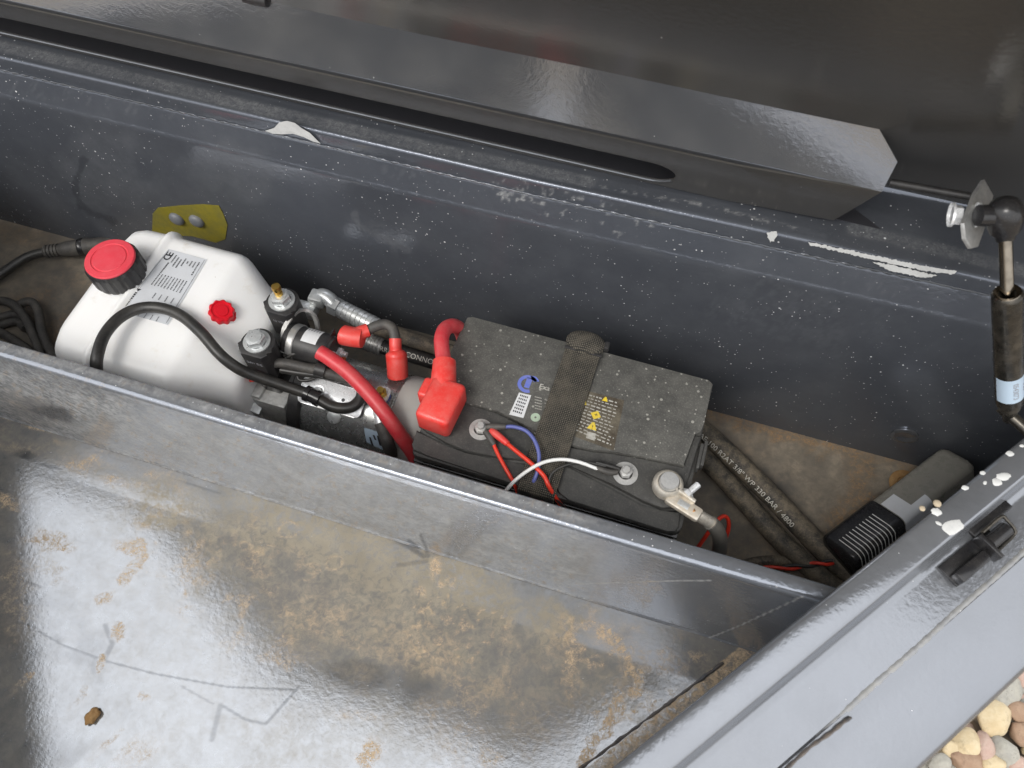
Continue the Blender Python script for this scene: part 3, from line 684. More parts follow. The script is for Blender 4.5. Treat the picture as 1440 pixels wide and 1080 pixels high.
# lower flange from the face down to the hinge line, with a long rounded slot
FL = Vector((0, .580, .344)); Fd = FL - FB
c0 = at(1172, 310, 0); 
def onfl(x, y):
    n = Vector((1, 0, 0)).cross(Fd.normalized()); r = Vector(_ray(x, y)); c = Vector(CAM); return c + r * ((FB - c).dot(n) / r.dot(n))
fe = onfl(1172, 310); sx = onfl(951, 246).x; T0, T1 = .40, .885
def flp(x, t): return Vector((x, 0, 0)) + FB + Fd * t
bm = B()
arc = []
for k in range(13):
    a = math.pi * (k / 12 - .5); arc.append((sx - .028 + .028 * math.cos(a), (T0 + T1) / 2 + (T1 - T0) / 2 * math.sin(a)))
top = [(XS0, 0), (XS0, T0), (-.5, T0)] + arc[:7] + [(sx + .05, arc[6][1]), (sx + .05, 0), (-.5, 0)]
low = [(XS0, T1), (XS0, 1.0), (-.5, 1.0), (sx + .05, 1.0), (sx + .05, arc[6][1])] + arc[6:][0:] + [(-.5, T1)]
for poly in (top, low): bm.faces.new([bm.verts.new(flp(x, t)) for x, t in poly])
bm.faces.new([bm.verts.new(p) for p in (flp(sx + .05, 0), flp(sx + .05, arc[6][1]), flp(sx + .05, 1.0), fe, tb)])
bmesh.ops.triangulate(bm, faces=bm.faces[:]); bmesh.ops.remove_doubles(bm, verts=bm.verts[:], dist=1e-5)
bmesh.ops.solidify(bm, geom=bm.faces[:], thickness=.0018)
obj('slotted_flange', bm, M['paint_lid'], lid, False)
bm = B(); add_tube(bm, [flp(XS0, T1 + .004), flp(-.5, T1 + .004), flp(sx - .05, T1 + .004)] + [flp(x, t + .004) for x, t in arc[::-1][:5]], .0013, 8, 0); obj('slot_rim', bm, M['paint_flange'], lid)
# weld of the stiffener's end to the skin
bm = B(); add_tube(bm, [onface(x, y) + Vector((0, .001, .001)) for x, y in ((1135, 138), (1160, 141), (1190, 148), (1222, 158))], .0035, 10, 5, True, lambda t: .8 + .3 * math.sin(t * 31) + .2 * t); obj('end_weld', bm, M['paint_lid'], lid)
bm = B(); add_box(bm, (-.33, .612, .3425), (1.9, .05, .006)); obj('slot_shade', bm, M['ink'], box, False)  # black strip added behind the slot to stand in for its shade
bm = B(); add_tube(bm, [onface(x, y) + Vector((0, -.002, 0)) for x, y in ((345, -8), (362, -4), (378, -1))], .006, 10, 4); obj('rubber_stop', bm, M['black'], lid)
# strut bracket: angle strip with holes, galvanised plate, two bolts
p0, p1 = dep(1256, 256, .665), dep(1394, 280, .625); ax = (p1 - p0).normalized(); nn = LN
Mx = place((p0 + p1) / 2, Matrix((ax, nn.cross(ax).normalized(), nn)).transposed())
Lb = (p1 - p0).length
bm = B(); add_box(bm, (0, -.004, 0), (Lb, .020, .002), Mx, .0006)
br0 = B(); add_tube(br0, [Mx @ Vector((-Lb / 2, .009, .003)), Mx @ Vector((Lb / 2, .008, .003))], .0032, 12, 0); obj('bracket_rod', br0, M['black'], lid)
br = obj('strut_bracket', bm, M['paint_lid'], lid)
for hx in (-.028, .006, .034):
    bm = B(); add_lathe(bm, [(.0045, .0016), (.0045, .0022), (0, .0022)], Mx @ Matrix.Translation((hx, -.002 + hx * .1, 0)), 16); obj('hole', bm, M['ink'], br)
pc = dep(1370, 306, .60); vx = (dep(1352, 355, .60) - dep(1388, 255, .62)).normalized(); vz = (-Vector(_D) + .75 * Vector(_R)).normalized(); vy = vz.cross(vx).normalized(); vz = vx.cross(vy)
Mp = place(pc, Matrix((vx, vy, vz)).transposed())
bm = B(); add_prism(bm, [(-.030, -.009), (-.012, -.014), (.018, -.015), (.026, -.006), (.026, .006), (.018, .014), (-.012, .014), (-.030, .010)], .003, Mp, .0006); pl = obj('galvanised_plate', bm, M['galv'], lid)
for dx, d in ((1340, .60), (1376, .588)):
    c = dep(dx, 302, d); ax_ = Vector(_R) * .96 + Vector(_U) * -.1 + Vector(_D) * -.25
    Mb = place(c, frame(ax_, (0, 0, 1)))
    bm = B(); add_prism(bm, hexpoly(.0075), .006, Mb, .0008); add_lathe(bm, [(.0095, -.002), (.0095, 0), (0, 0)], Mb, 20); obj('bolt', bm, M['zinc_bright'], lid)

# ================================================================== GAS STRUT
ball = dep(1413, 303, .575); e1 = dep(1416.5, 412, .600); e2 = dep(1419.5, 568, .690)
gs = thing('gas_strut', 'brown-black gas strut with pale label hanging from lid bracket at right edge', 'gas strut', e2)
dn = (e2 - e1).normalized(); Rg = frame(dn)
bm = B(); add_lathe(bm, [(0, -.016), (.0065, -.0135), (.0102, -.0105), (.0122, -.005), (.0127, .002), (.0120, .008), (.011, .013), (.0075, .015), (.0070, .022), (0, .022)], place(ball, Rg), 28)
add_tube(bm, [ball + Vector(_R) * -.02, ball], .008, 14, 0); obj('ball_joint', bm, M['black_gloss'], gs)
bm = B(); add_tube(bm, [ball + dn * .015, e1 + dn * .01], .0049, 16, 0); obj('piston_rod', bm, M['rod'], gs)
L = (e2 - e1).length
bm = B(); add_lathe(bm, [(.0051, .004), (.007, .003), (.0085, .001), (.0098, -.0005), (.0108, .001), (.0112, .004), (.0112, L - .006), (.0105, L - .002), (.008, L), (0, L)], place(e1, Rg), 32); cy = obj('cylinder', bm, M['steel_dark'], gs)
bm = B(); add_lathe(bm, [(.0062, .0005), (.0095, -.0012), (.0102, .0005)], place(e1, Rg), 28); obj('seal_ring', bm, M['rod'], cy)
bm = B(); add_lathe(bm, [(.008, L - .001), (.009, L + .004), (.006, L + .012), (.006, L + .022), (0, L + .022)], place(e1, Rg), 20); add_tube(bm, [e2 + dn * .016 + Vector((NV[0], NV[1], 0)) * t for t in (-.010, .048)], .0055, 12, 0); obj('end_fitting', bm, M['steel_dark'], gs)
# label wrapped on the tube near its foot
La, Lb_ = L - .045, L - .014; lm = B(); face = (-Vector(_D)); f_ang = math.atan2(face.dot(Rg.col[1]), face.dot(Rg.col[0]))
def wrapg(ang, zz, r): a = f_ang + ang; return e1 + Rg @ Vector((r * math.cos(a), r * math.sin(a), zz))
g = [[lm.verts.new(wrapg(a, z, .01135)) for a in np.linspace(-2.2, 1.75, 26)] for z in (La, Lb_)]
for i in range(25): lm.faces.new((g[0][i], g[0][i + 1], g[1][i + 1], g[1][i]))
lab = obj('label', lm, M['sticker_blue'], cy)
bm = B()
for body, sz, off in (('0543073', .0062, -.35), ('0 8 5', .0045, .45)):
    vs, fs = text_geo(body, sz, 'CENTER'); add_geo(bm, vs, fs, lambda v: wrapg((-v.y) / .0114 - off, (La + Lb_) / 2 + v.x, .0115 + v.z))
obj('label_print', bm, M['ink_grey'], lab)

# ================================================================== HYDRAULIC POWER UNIT
pu = thing('hydraulic_power_unit', 'hydraulic power unit with white plastic reservoir, red caps and dark motor', 'power unit', (-.45, .38, 0))
TYC = .382
def tank_sec(x, hw, zt, zb, r):
    hh = (zt - zb) / 2; zc = (zt + zb) / 2; out = []
    for y, z in rrect(hw, hh, min(r, hw * .95, hh * .95), 6):
        zz = zc + z
        k = 1 - .075 * float(sstep(.105, .085, np.array(zz)))
        out.append((x, TYC + y * k, zz))
    return out
secs = [(-.658, .070, .160, .030, .05), (-.6555, .084, .172, .018, .045), (-.650, .093, .180, .010, .036), (-.642, .098, .1845, .006, .024), (-.630, .100, .186, .004, .021), (-.604, .1005, .1862, .004, .020),
        (-.599, .1015, .1872, .003, .020), (-.5965, .1050, .1908, -.001, .022), (-.5915, .1050, .1908, -.001, .022), (-.589, .1015, .1872, .003, .020), (-.584, .1000, .186, .004, .020), (-.502, .100, .186, .004, .021),
        (-.496, .0992, .1850, .004, .022), (-.490, .0970, .1825, .006, .024), (-.466, .0830, .1680, .014, .030), (-.452, .0785, .1610, .016, .034), (-.442, .0765, .156, .018, .034), (-.436, .074, .152, .022, .034), (-.433, .066, .145, .03, .034)]
bm = B(); add_loft(bm, [tank_sec(*s) for s in secs]); rs = obj('reservoir', bm, M['tank'], pu, True, 60)
def ribs(n, amp): return lambda k, i: 1 + amp * (1 if (k % 3 == 0) else 0)
cc = at(156, 366, .214); cc.z = .1855
bm = B(); add_lathe(bm, [(.027, -.002), (.0305, .002), (.0318, .006), (.0316, .026), (.0295, .0295), (.027, .030), (0, .030)], place(cc), 72, lambda k, i: 1 - (.055 if (1 <= i <= 3 and k % 4 == 0) else 0)); cap = obj('filler_cap', bm, M['black'], pu, True, 30)
bm = B(); add_lathe(bm, [(.0288, .0297), (.0290, .0312), (.0280, .0326), (.0215, .0330), (.0208, .0320), (.0195, .0320), (.0188, .0330), (0, .0334)], place(cc), 48); obj('cap_top', bm, M['red_cap'], cap)
pn = Vector((.40, -.02, .92)); pp = at(311, 443, .172)
Rp = frame(pn)
bm = B(); add_lathe(bm, [(.019, -.012), (.0195, .000), (.0190, .0025), (.0175, .0042), (.0150, .0048), (.0145, .0060), (.0142, .0120), (.0128, .0138), (.0115, .0140), (.0108, .0128), (.0078, .0128), (.0072, .0138), (0, .0140)], place(pp, Rp), 60,
                    lambda k, i: 1 + (.06 * math.cos(k / 60 * 2 * math.pi * 10) if 4 <= i <= 7 else 0)); obj('breather_plug', bm, M['red_plug'], pu)
# maker's plate on the reservoir: silver sticker, CE mark, print lines
LZ = .1866
lq = [at(x, y, LZ) for x, y in ((237, 350), (291, 365), (236, 457), (165, 437))]
def lbl(u, v, h=0.0): a = lq[0].lerp(lq[3], u); b = lq[1].lerp(lq[2], u); p = a.lerp(b, v); return Vector((p.x, p.y, LZ + h))
bm = B(); vs = [bm.verts.new(lbl(u, v, .0001)) for u, v in ((0, 0), (1, 0), (1, 1), (0, 1))]; f = bm.faces.new(vs)
ml = obj('maker_label', bm, M['label'], rs, False)
bm = B()
def bars(bm, u0, u1, v0, v1, n=4, h=.0007, seed=1, frag=True, R=None):
    """a line of print too small to read: short dashes between (u0,v0)-(u1,v1) on the label"""
    r = random.Random(seed); t = 0
    while t < 1:
        l = r.uniform(.04, .12); t2 = min(1, t + l)
        q4 = [(u0 + (u1 - u0) * t, v0), (u0 + (u1 - u0) * t2, v0), (u0 + (u1 - u0) * t2, v1), (u0 + (u1 - u0) * t, v1)]
        bm.faces.new([bm.verts.new(lbl(u, v, h)) for u, v in q4]); t = t2 + r.uniform(.02, .05)
for k, (a, b) in enumerate(((.06, .18), (.08, .23), (.10, .24), (.07, .19), (.10, .14), (.08, .16), (.08, .17), (.07, .28))):
    v = .27 + k * .085; bars(bm, a, b, v, v + .030, h=.0005, seed=k)
for k in range(10): v = .22 + k * .07; bars(bm, .37, .55, v, v + .022, h=.0005, seed=20 + k)
bars(bm, .19, .36, .22, .25, h=.0005, seed=70)
for k in range(4): v = .42 + k * .13; bars(bm, .64, .72, v, v + .02, h=.0005, seed=40 + k)
for k in range(4): v = .40 + k * .12; bars(bm, .93, 1.0, v, v + .015, h=.0005, seed=60 + k)
bars(bm, .70, .92, .05, .09, h=.0005, seed=88)
bm.faces.new([bm.verts.new(lbl(u, v, .0005)) for u, v in ((.645, .03), (.645, .12), (.685, .075))])
for (u0, u1, v0, v1) in ((.02, .98, .035, .042), (.02, .98, .955, .962)): bm.faces.new([bm.verts.new(lbl(u, v, .0005)) for u, v in ((u0, v0), (u1, v0), (u1, v1), (u0, v1))])
Mt = Matrix(((0, -1, 0), (1, 0, 0), (0, 0, 1))).to_4x4()        # reads towards +y, top towards -x
add_text(bm, 'C', .013, Matrix.Translation(lbl(.125, .13, .0005)) @ Mt, 'CENTER', 1.0, .0004); add_text(bm, 'E', .013, Matrix.Translation(lbl(.075, .13, .0005)) @ Mt, 'CENTER', 1.0, .0004)
obj('label_print', bm, M['ink'], ml, False)

# valve block, two solenoid coils with nuts
bm = B(); add_box(bm, (-.410, .382, .066), (.042, .112, .086), None, .003)
add_box(bm, at(357, 541, .113) + Vector((0, 0, -.012)), (.030, .030, .026), None, .002); blk = obj('valve_block', bm, M['alu'], pu)
hx = at(356, 572, .088)
bm = B(); Mh = place(hx + Vector((0, .012, 0)), frame((0, -1, -.15), (1, 0, 0))); add_prism(bm, hexpoly(.0125, .3), .020, Mh, .001); add_lathe(bm, [(.0105, -.012), (.0105, 0)], Mh, 20); obj('hex_plug', bm, M['zinc'], blk)
def coil(px, py, brass):
    c = at(px, py, .188); Mc = place(Vector((c.x, c.y, .142)))
    bm = B(); n = 24; poly = [(.0195 * math.cos(math.radians(t)), .0195 * math.sin(math.radians(t))) for t in np.linspace(-20, 200, n)] + [(-.0185, -.012), (-.012, -.0185), (.013, -.0185), (.0185, -.012)]
    add_prism(bm, poly, .046, Mc, .003); co = obj('solenoid_coil', bm, M['black'], pu, True, 40)
    bm = B(); add_box(bm, (.004, -.004, -.020), (.026, .030, .044), Mc, .003); obj('coil_plug', bm, M['black_gloss'], co)
    bm = B(); Mn = Mc @ Matrix.Translation((-.001, .001, .046)); add_lathe(bm, [(.0155, 0), (.0155, .0018), (.011, .0022)], Mn, 32); add_prism(bm, hexpoly(.0118, .2 if brass else .5), .011, Mn, .0012)
    add_lathe(bm, [(.0085, .011), (.0085, .0125), (.006, .0130), (0, .0130)], Mn, 24); obj('coil_nut', bm, M['zinc'], co)
    if brass:
        bm = B(); add_lathe(bm, [(.0048, .012), (.0048, .018), (.0034, .0185), (.0034, .021), (.0052, .0215), (.0055, .0255), (.0048, .0285), (0, .0290)], Mn, 20); obj('manual_override', bm, M['brass'], co)
    bm = B(); add_text(bm, '12 VDC' if brass else '24W DC', .0052, Mc @ Matrix(((1, 0, 0, .001), (0, 0, -1, -.0187), (0, 1, 0, .030), (0, 0, 0, 1))), 'CENTER'); obj('coil_print', bm, M['ink_grey'], co)
coil(397, 424, True); coil(362, 482, False)
bm = B(); p = at(338, 512, .128); add_prism(bm, rrect(.011, .016, .003), .0012, place(p, frame((.2, -.75, .6), (1, 0, 0)))); tg = obj('coil_tag', bm, M['label_white'], pu)

# motor, end cap, front flange
AX, AZ = .370, .074
Rx = frame((1, 0, 0), (0, 0, 1)); Mm = place((-.385, AX, AZ), Rx)
bm = B(); add_lathe(bm, [(0, 0), (.059, 0), (.061, .002), (.061, .014), (.058, .017), (.050, .017)], Mm, 48); add_box(bm, (-.378, AX, .030), (.018, .10, .055), None, .004); obj('motor_flange', bm, M['black'], pu)
bm = B(); add_lathe(bm, [(.0555, .016), (.0562, .018), (.0562, .122), (.0550, .123), (.0550, .125), (.0562, .126)], Mm, 64); mo = obj('motor_body', bm, M['motor'], pu)
bm = B(); add_lathe(bm, [(.0562, .126), (.0570, .128), (.0570, .152), (.0556, .162), (.0505, .172), (.042, .1755), (.018, .177), (.016, .180), (0, .180)], Mm, 64); obj('motor_end_cap', bm, M['cap_grey'], pu)
def on_motor(px, py, lift=0.0):       # point where a photo ray meets the motor tube
    r = Vector(_ray(px, py)); c = Vector(CAM); oy, oz = c.y - AX, c.z - AZ; R0 = .0562 + lift
    a = r.y ** 2 + r.z ** 2; b_ = 2 * (oy * r.y + oz * r.z); d_ = oy * oy + oz * oz - R0 * R0; q_ = b_ * b_ - 4 * a * d_
    t = (-b_ - math.sqrt(max(q_, 0))) / (2 * a); return c + r * t
def motor_patch(name, pxs, mat, lift=.0003, par=None):
    bm = B(); n = 8; A, Bq, Cq, Dq = [on_motor(*p) for p in pxs]; g = []
    for i in range(n + 1):
        row = []
        for j in range(n + 1):
            p = A.lerp(Bq, j / n).lerp(Dq.lerp(Cq, j / n), i / n); d = Vector((0, p.y - AX, p.z - AZ)).normalized() * (.0562 + lift); row.append(bm.verts.new((p.x, AX + d.y, AZ + d.z)))
        g.append(row)
    for i in range(n):
        for j in range(n): bm.faces.new((g[i][j], g[i][j + 1], g[i + 1][j + 1], g[i + 1][j]))
    return obj(name, bm, mat, par or pu)
stk = motor_patch('motor_sticker', ((512, 601), (534, 608), (542, 634), (516, 622)), M['sticker_blue'])
for k, q4 in enumerate((((519, 614), (522, 615), (526, 627), (523, 626)), ((524, 611), (527, 612), (530, 619), (527, 618)), ((530, 612), (533, 613), (537, 627), (534, 626)))): motor_patch('sticker_print', q4, M['ink'], .0005, stk)
# zinc bracket over the motor with bolt and hole
pb = on_motor(466, 558, .004); nb_ = Vector((0, pb.y - AX, pb.z - AZ)).normalized(); Rb = frame(nb_, (1, 0, 0)); Mb = place(pb, Rb)
bm = B(); add_prism(bm, rrect(.040, .0165, .006), .0025, Mb @ Matrix.Translation((.001, 0, 0)), .0008); zb = obj('zinc_bracket', bm, M['zinc_bright'], pu)
bm = B(); add_prism(bm, hexpoly(.0052), .005, Mb @ Matrix.Translation((-.016, .002, .0025)), .0006); add_lathe(bm, [(.0072, .0025), (.0072, .0035), (0, .0035)], Mb @ Matrix.Translation((-.016, .002, 0)), 20); obj('bracket_bolt', bm, M['zinc'], zb)
bm = B(); add_lathe(bm, [(.0022, .0026), (0, .0027)], Mb @ Matrix.Translation((.016, .000, 0)), 14); obj('hole', bm, M['ink'], zb)
bm = B(); add_lathe(bm, [(.0085, -.001), (.0085, .0015), (.006, .003), (0, .003)], place(on_motor(470, 586), frame(on_motor(470, 586) - Vector((on_motor(470, 586).x, AX, AZ)))), 20); obj('rivet_head', bm, M['zinc'], pu)
# starter solenoid (relay): black can along the motor, clamp band, white sticker, studs
s0, s1 = at(409, 479, .156), at(466, 496, .156); s1.z = s0.z = .156; sd = (s1 - s0).normalized(); Ls = (s1 - s0).length; Rs = frame(sd, (0, 0, 1)); Ms = place(s0, Rs)
bm = B(); add_lathe(bm, [(0, -.004), (.018, -.004), (.0205, -.002), (.021, 0), (.021, Ls - .004), (.0195, Ls - .001), (.0185, Ls), (.0185, Ls + .003), (0, Ls + .003)], Ms, 40); rl = obj('relay', bm, M['black'], pu)
bm = B(); add_lathe(bm, [(.0215, .004), (.0225, .005), (.0225, .012), (.0215, .013)], Ms, 40)
loop = [at(x, y, z) for x, y, z in ((398, 496, .160), (399, 466, .172), (407, 450, .178), (418, 438, .180), (430, 436, .176), (441, 443, .168), (446, 456, .156), (447, 468, .146))]
path = catmull(loop, 6); secs_ = []
for p, t, u, s in frames_along(path):
    w = sd * .0026; h = t.cross(sd).normalized() * .0016; secs_.append([p - w - h, p + w - h, p + w + h, p - w + h])
add_loft(bm, secs_); obj('clamp_band', bm, M['galv'], rl)
def relay_patch(name, a0, a1, z0, z1, mat, lift, par):
    bm = B(); n = 12; f0 = (Vector(CAM) - s0); ang0 = math.atan2(f0.dot(Rs.col[1]), f0.dot(Rs.col[0])); g = []
    for z in (z0, z1): g.append([bm.verts.new(s0 + Rs @ Vector(((.021 + lift) * math.cos(ang0 + a), (.021 + lift) * math.sin(ang0 + a), z))) for a in np.linspace(a0, a1, n)])
    for i in range(n - 1): bm.faces.new((g[0][i], g[0][i + 1], g[1][i + 1], g[1][i]))
    return obj(name, bm, mat, par)
sgn = 1 if (Rs.col[1].cross(Rs.col[2])).dot(Vector((1, 0, 0))) else 1
st_ = relay_patch('relay_sticker', -.15, -1.35, .021, .040, M['label_white'], .0003, rl)
for k in range(5): relay_patch('sticker_print', -.95 - .02 * (k % 2), -1.22, .0225 + k * .0034, .0238 + k * .0034, M['ink_grey'], .0005, rl)
for (dz, off, r_) in ((Ls + .003, (.004, .006), .0052), (Ls + .003, (-.010, -.008), .0045)):
    Mk = Ms @ Matrix.Translation((off[0], off[1], dz)); bm = B(); add_prism(bm, hexpoly(.0065, .4), .005, Mk, .0006); add_lathe(bm, [(.0035, .005), (.0035, .011), (0, .011)], Mk, 14); obj('terminal_nut', bm, M['zinc_bright'], rl)
bm = B(); add_box(bm, (0, 0, Ls - .004), (.034, .046, .003), Ms, .001); obj('relay_flange', bm, M['black_gloss'], rl)
bm = B()
for a, b in ((at(462, 500, .142), at(474, 512, .13)), (at(470, 498, .14), at(484, 505, .128))): add_tube(bm, [a, b], .004, 8, 0)
obj('relay_lug', bm, M['copper'], rl)
# motor stud with eyelet, washers
ps = on_motor(538, 557, .0); ns = Vector((0, ps.y - AX, ps.z - AZ)).normalized(); Mk = place(ps, frame(ns))
bm = B(); add_lathe(bm, [(.010, 0), (.010, .004), (.0065, .004)], Mk, 24); obj('stud_insulator', bm, M['bs'], pu)
bm = B(); add_lathe(bm, [(.009, .004), (.009, .0055), (0, .0055)], Mk, 24); add_prism(bm, hexpoly(.0068), .006, Mk @ Matrix.Translation((0, 0, .0055)), .0006); add_lathe(bm, [(.0038, .011), (.0038, .018), (0, .018)], Mk, 16); obj('motor_stud', bm, M['brass'], pu)
for q4 in ():
    pass
# steel elbow and hose tails on the pump's rear port
bm = B(); el = [at(x, y, z) for x, y, z in ((440, 432, .085), (444, 424, .10), (452, 416, .112), (462, 420, .113), (470, 429, .110))]
add_tube(bm, el, .0098, 16, 5); add_box(bm, at(447, 420, .112), (.020, .019, .018), None, .003); add_box(bm, at(432, 436, .100), (.026, .018, .018), None, .003); obj('elbow_fitting', bm, M['zinc'], pu)
d1 = (at(527, 459, .105) - at(470, 430, .108)).normalized()
bm = B(); Mh = place(at(466, 428, .108), frame(d1)); add_prism(bm, hexpoly(.0125), .013, Mh, .001); add_prism(bm, hexpoly(.0110, .5), .010, Mh @ Matrix.Translation((0, 0, .015)), .001); add_lathe(bm, [(.0085, 0), (.0085, .032)], Mh, 20); obj('swivel_nut', bm, M['zinc'], pu)

# ---- hoses and cables
def text_on(path, r, body, size, s_start, ang, mat, name, par, flip=False, sx=1.0):
    fr = frames_along(path); cum = [0.0]
    for a, b in zip(path[:-1], path[1:]): cum.append(cum[-1] + (b - a).length)
    vs, fs = text_geo(body, size, 'LEFT'); bm = B()
    def fn(v):
        s = s_start + (-v.x if flip else v.x) * sx; i = max(0, min(len(cum) - 2, int(np.searchsorted(cum, s)) - 1)); t = (s - cum[i]) / max(1e-9, cum[i + 1] - cum[i])
        p = fr[i][0].lerp(fr[i + 1][0], t); u = fr[i][2].lerp(fr[i + 1][2], t).normalized(); w = fr[i][3].lerp(fr[i + 1][3], t).normalized(); tt = fr[i][1]
        vv = (-v.y if flip else v.y) / r; cv = (Vector(CAM) - p); a0 = math.atan2(cv.dot(w), cv.dot(u))
        upw = tt.cross(cv.normalized())                      # screen 'left' of the direction of travel
        sg = -1 if (u * -math.sin(a0) + w * math.cos(a0)).dot(upw) < 0 else 1
        a = a0 + (ang - vv) * sg
        return p + (u * math.cos(a) + w * math.sin(a)) * (r + .00025 + v.z)
    add_geo(bm, vs, fs, fn); return obj(name, bm, mat, par, False)
def cable(name, label, cat, pts, r, mat, group=None, sm=8, n=12):
    bm = B(); P_ = [at(*p) if len(p) == 3 else p for p in pts]; path = add_tube(bm, P_, r, n, sm)
    o = obj(name, bm, M[mat], None, True, 60); tag(o, label, cat, group); return o, path
def hose(name, label, pts, r, mat, crimp=None, cmat='zinc', text=()):
    P_ = [at(*p) for p in pts]; base = P_[0].copy(); base.z = min(p.z for p in P_) - r
    t = thing(name, label, 'hose', base); bm = B(); path = add_tube(bm, P_, r, 18, 10); obj('hose_body', bm, M[mat], t, True, 60)
    if crimp:
        c0, c1 = at(*crimp[0]), at(*crimp[1]); d = c1 - c0; Lc = d.length; bm = B(); pr = [(r * .75, 0), (r * 1.12, .001)]
        k = 7
        for i in range(k):
            z = .004 + (Lc - .008) * i / k; dz = (Lc - .008) / k; pr += [(r * 1.22, z), (r * 1.22, z + dz * .62), (r * 1.13, z + dz * .7), (r * 1.13, z + dz * .95)]
        pr += [(r * 1.22, Lc - .003), (r * 1.18, Lc), (r * .9, Lc)]
        add_lathe(bm, pr, place(c0, frame(d)), 24); obj('crimp_sleeve', bm, M[cmat], t)
    for k_, (body, size, s, ang, flip) in enumerate(text): text_on(path, r, body, size, s, ang, M['hose_ink'], 'hose_print', t, flip)
    return t
hose('hydraulic_hose', 'dusty black hose with ridged steel crimp running behind the motor to the battery', [(526, 459, .104), (560, 471, .100), (600, 484, .092), (640, 497, .080), (690, 512, .060), (760, 535, .035)], .0098, 'hose', ((478, 434, .107), (530, 460, .104)))
hose('hydraulic_hose', 'black hose printed CONNOL beside the motor, with short dark crimp', [(498, 474, .088), (540, 488, .085), (580, 500, .080), (620, 512, .074), (680, 530, .060), (750, 550, .040)], .0098, 'black', ((500, 475, .088), (538, 488, .085)), 'galv',
     (('WERRA', .0085, .026, .35, False), ('CONNOL - JP', .0095, .072, .10, False)))
hose('hydraulic_hose', 'dusty black hose with white printed SAE rating leaving the battery towards the striped tube', [(930, 560, .022), (975, 594, .022), (1020, 634, .022), (1080, 692, .020), (1130, 745, .0145), (1180, 795, .0125), (1240, 850, .012)], .0135, 'hose', None, 'zinc',
     (('· SAE 100 R2AT 3/8" WP 330 BAR / 4800', .0098, .062, .50, False),))
hose('hydraulic_hose', 'plain dusty hose lying under the printed one at the right of the battery', [(940, 585, .014), (980, 632, .014), (1020, 675, .0135), (1062, 722, .013), (1105, 768, .0125), (1160, 815, .0125), (1230, 870, .0125)], .012, 'hose')
cable('thin_hose', 'thin dark hose curving across the floor by the red wires', 'hose', [(1005, 815, .008), (1045, 795, .009), (1085, 788, .009), (1130, 796, .008), (1175, 822, .008)], .0062, 'hose')
cable('control_cable', 'thick black cable arching over the white reservoir', 'cable', [(150, 562, .12), (140, 542, .165), (136, 520, .196), (137, 500, .207), (147, 471, .2075), (168, 447, .2045), (195, 434, .2005), (225, 433, .1990), (255, 444, .1985), (283, 468, .1965), (308, 497, .188), (330, 515, .176), (352, 526, .163), (395, 541, .149), (438, 556, .141), (468, 572, .1375), (492, 573, .137), (506, 562, .138), (509, 548, .142), (503, 536, .148)], .0066, 'cable')
pc_ = at(440, 557, .141); dcl = (at(455, 565, .139) - at(425, 551, .143)).normalized()
bm = B(); add_lathe(bm, [(.0068, -.010), (.0095, -.0095), (.0095, -.004), (.0082, -.0035), (.0082, .0035), (.0095, .004), (.0095, .0095), (.0068, .010)], place(pc_, frame(dcl)), 24); obj('cable_clip', bm, M['black_gloss'], pu)
def lug_tube(name, p, r, mat, par):
    bm = B(); add_tube(bm, p, r, 14, 4); return obj(name, bm, M[mat], par)
# heavy red cable over the motor
cable('battery_cable', 'heavy red cable running diagonally over the motor to the battery', 'cable', [(449, 495, .176), (462, 503, .174), (490, 524, .168), (522, 557, .158), (547, 589, .146), (563, 612, .128), (578, 633, .108), (594, 660, .08)], .0088, 'red_cable', None, 10, 18)
# jumper lead with two red boots
jl = thing('jumper_lead', 'short black lead with two red rubber boots above the motor', 'cable', at(530, 480, .10))
bm = B(); add_tube(bm, [at(*p) for p in ((514, 466, .163), (528, 459, .168), (541, 456, .169), (551, 461, .168), (555, 472, .163), (556, 484, .158))], .0062, 14, 8); obj('lead', bm, M['cable_grey'], jl)
bm = B(); add_tube(bm, [at(*p) for p in ((482, 471, .164), (484, 471.5, .164), (497, 474, .163), (508, 475, .162), (511, 475.5, .162))], .0122, 20, 4, True, lambda t: min(1, .70 + t * 2.2, .65 + (1 - t) * 3)); add_tube(bm, [at(500, 470, .165), at(512, 466, .165), at(518, 464, .165)], .0082, 14, 4); obj('terminal_boot', bm, M['red'], jl)
bm = B(); add_tube(bm, [at(*p) for p in ((559.5, 530, .128), (559.2, 526, .131), (558.5, 512, .141), (557.5, 502, .147), (557, 496, .151), (556.5, 492, .153), (556, 485, .157), (556, 476, .161))], .0126, 22, 5, True, lambda t: 1.0 - .42 * float(sstep(.50, .74, np.array(t))) - .10 * max(0, (.06 - t) / .06)); obj('terminal_boot', bm, M['red'], jl)
# earth lead: eyelet, crimp, grey sleeve
el_ = thing('earth_lead', 'dark grey lead with bright crimped eyelet on the motor stud', 'cable', at(545, 590, .05))
bm = B(); add_prism(bm, rrect(.0095, .010, .006), .0018, Mk @ Matrix.Translation((0, 0, .0045)), .0005)
add_tube(bm, [on_motor(531, 566, .008), on_motor(532, 578, .0105), on_motor(536, 596, .0125)], .0062, 14, 4); obj('eyelet', bm, M['zinc_bright'], el_)
bm = B(); add_tube(bm, [on_motor(535.5, 594, .0125), on_motor(541, 610, .0125), on_motor(547, 628, .010), at(556, 652, .05)], .0078, 14, 6); obj('lead', bm, M['cable_grey'], el_)
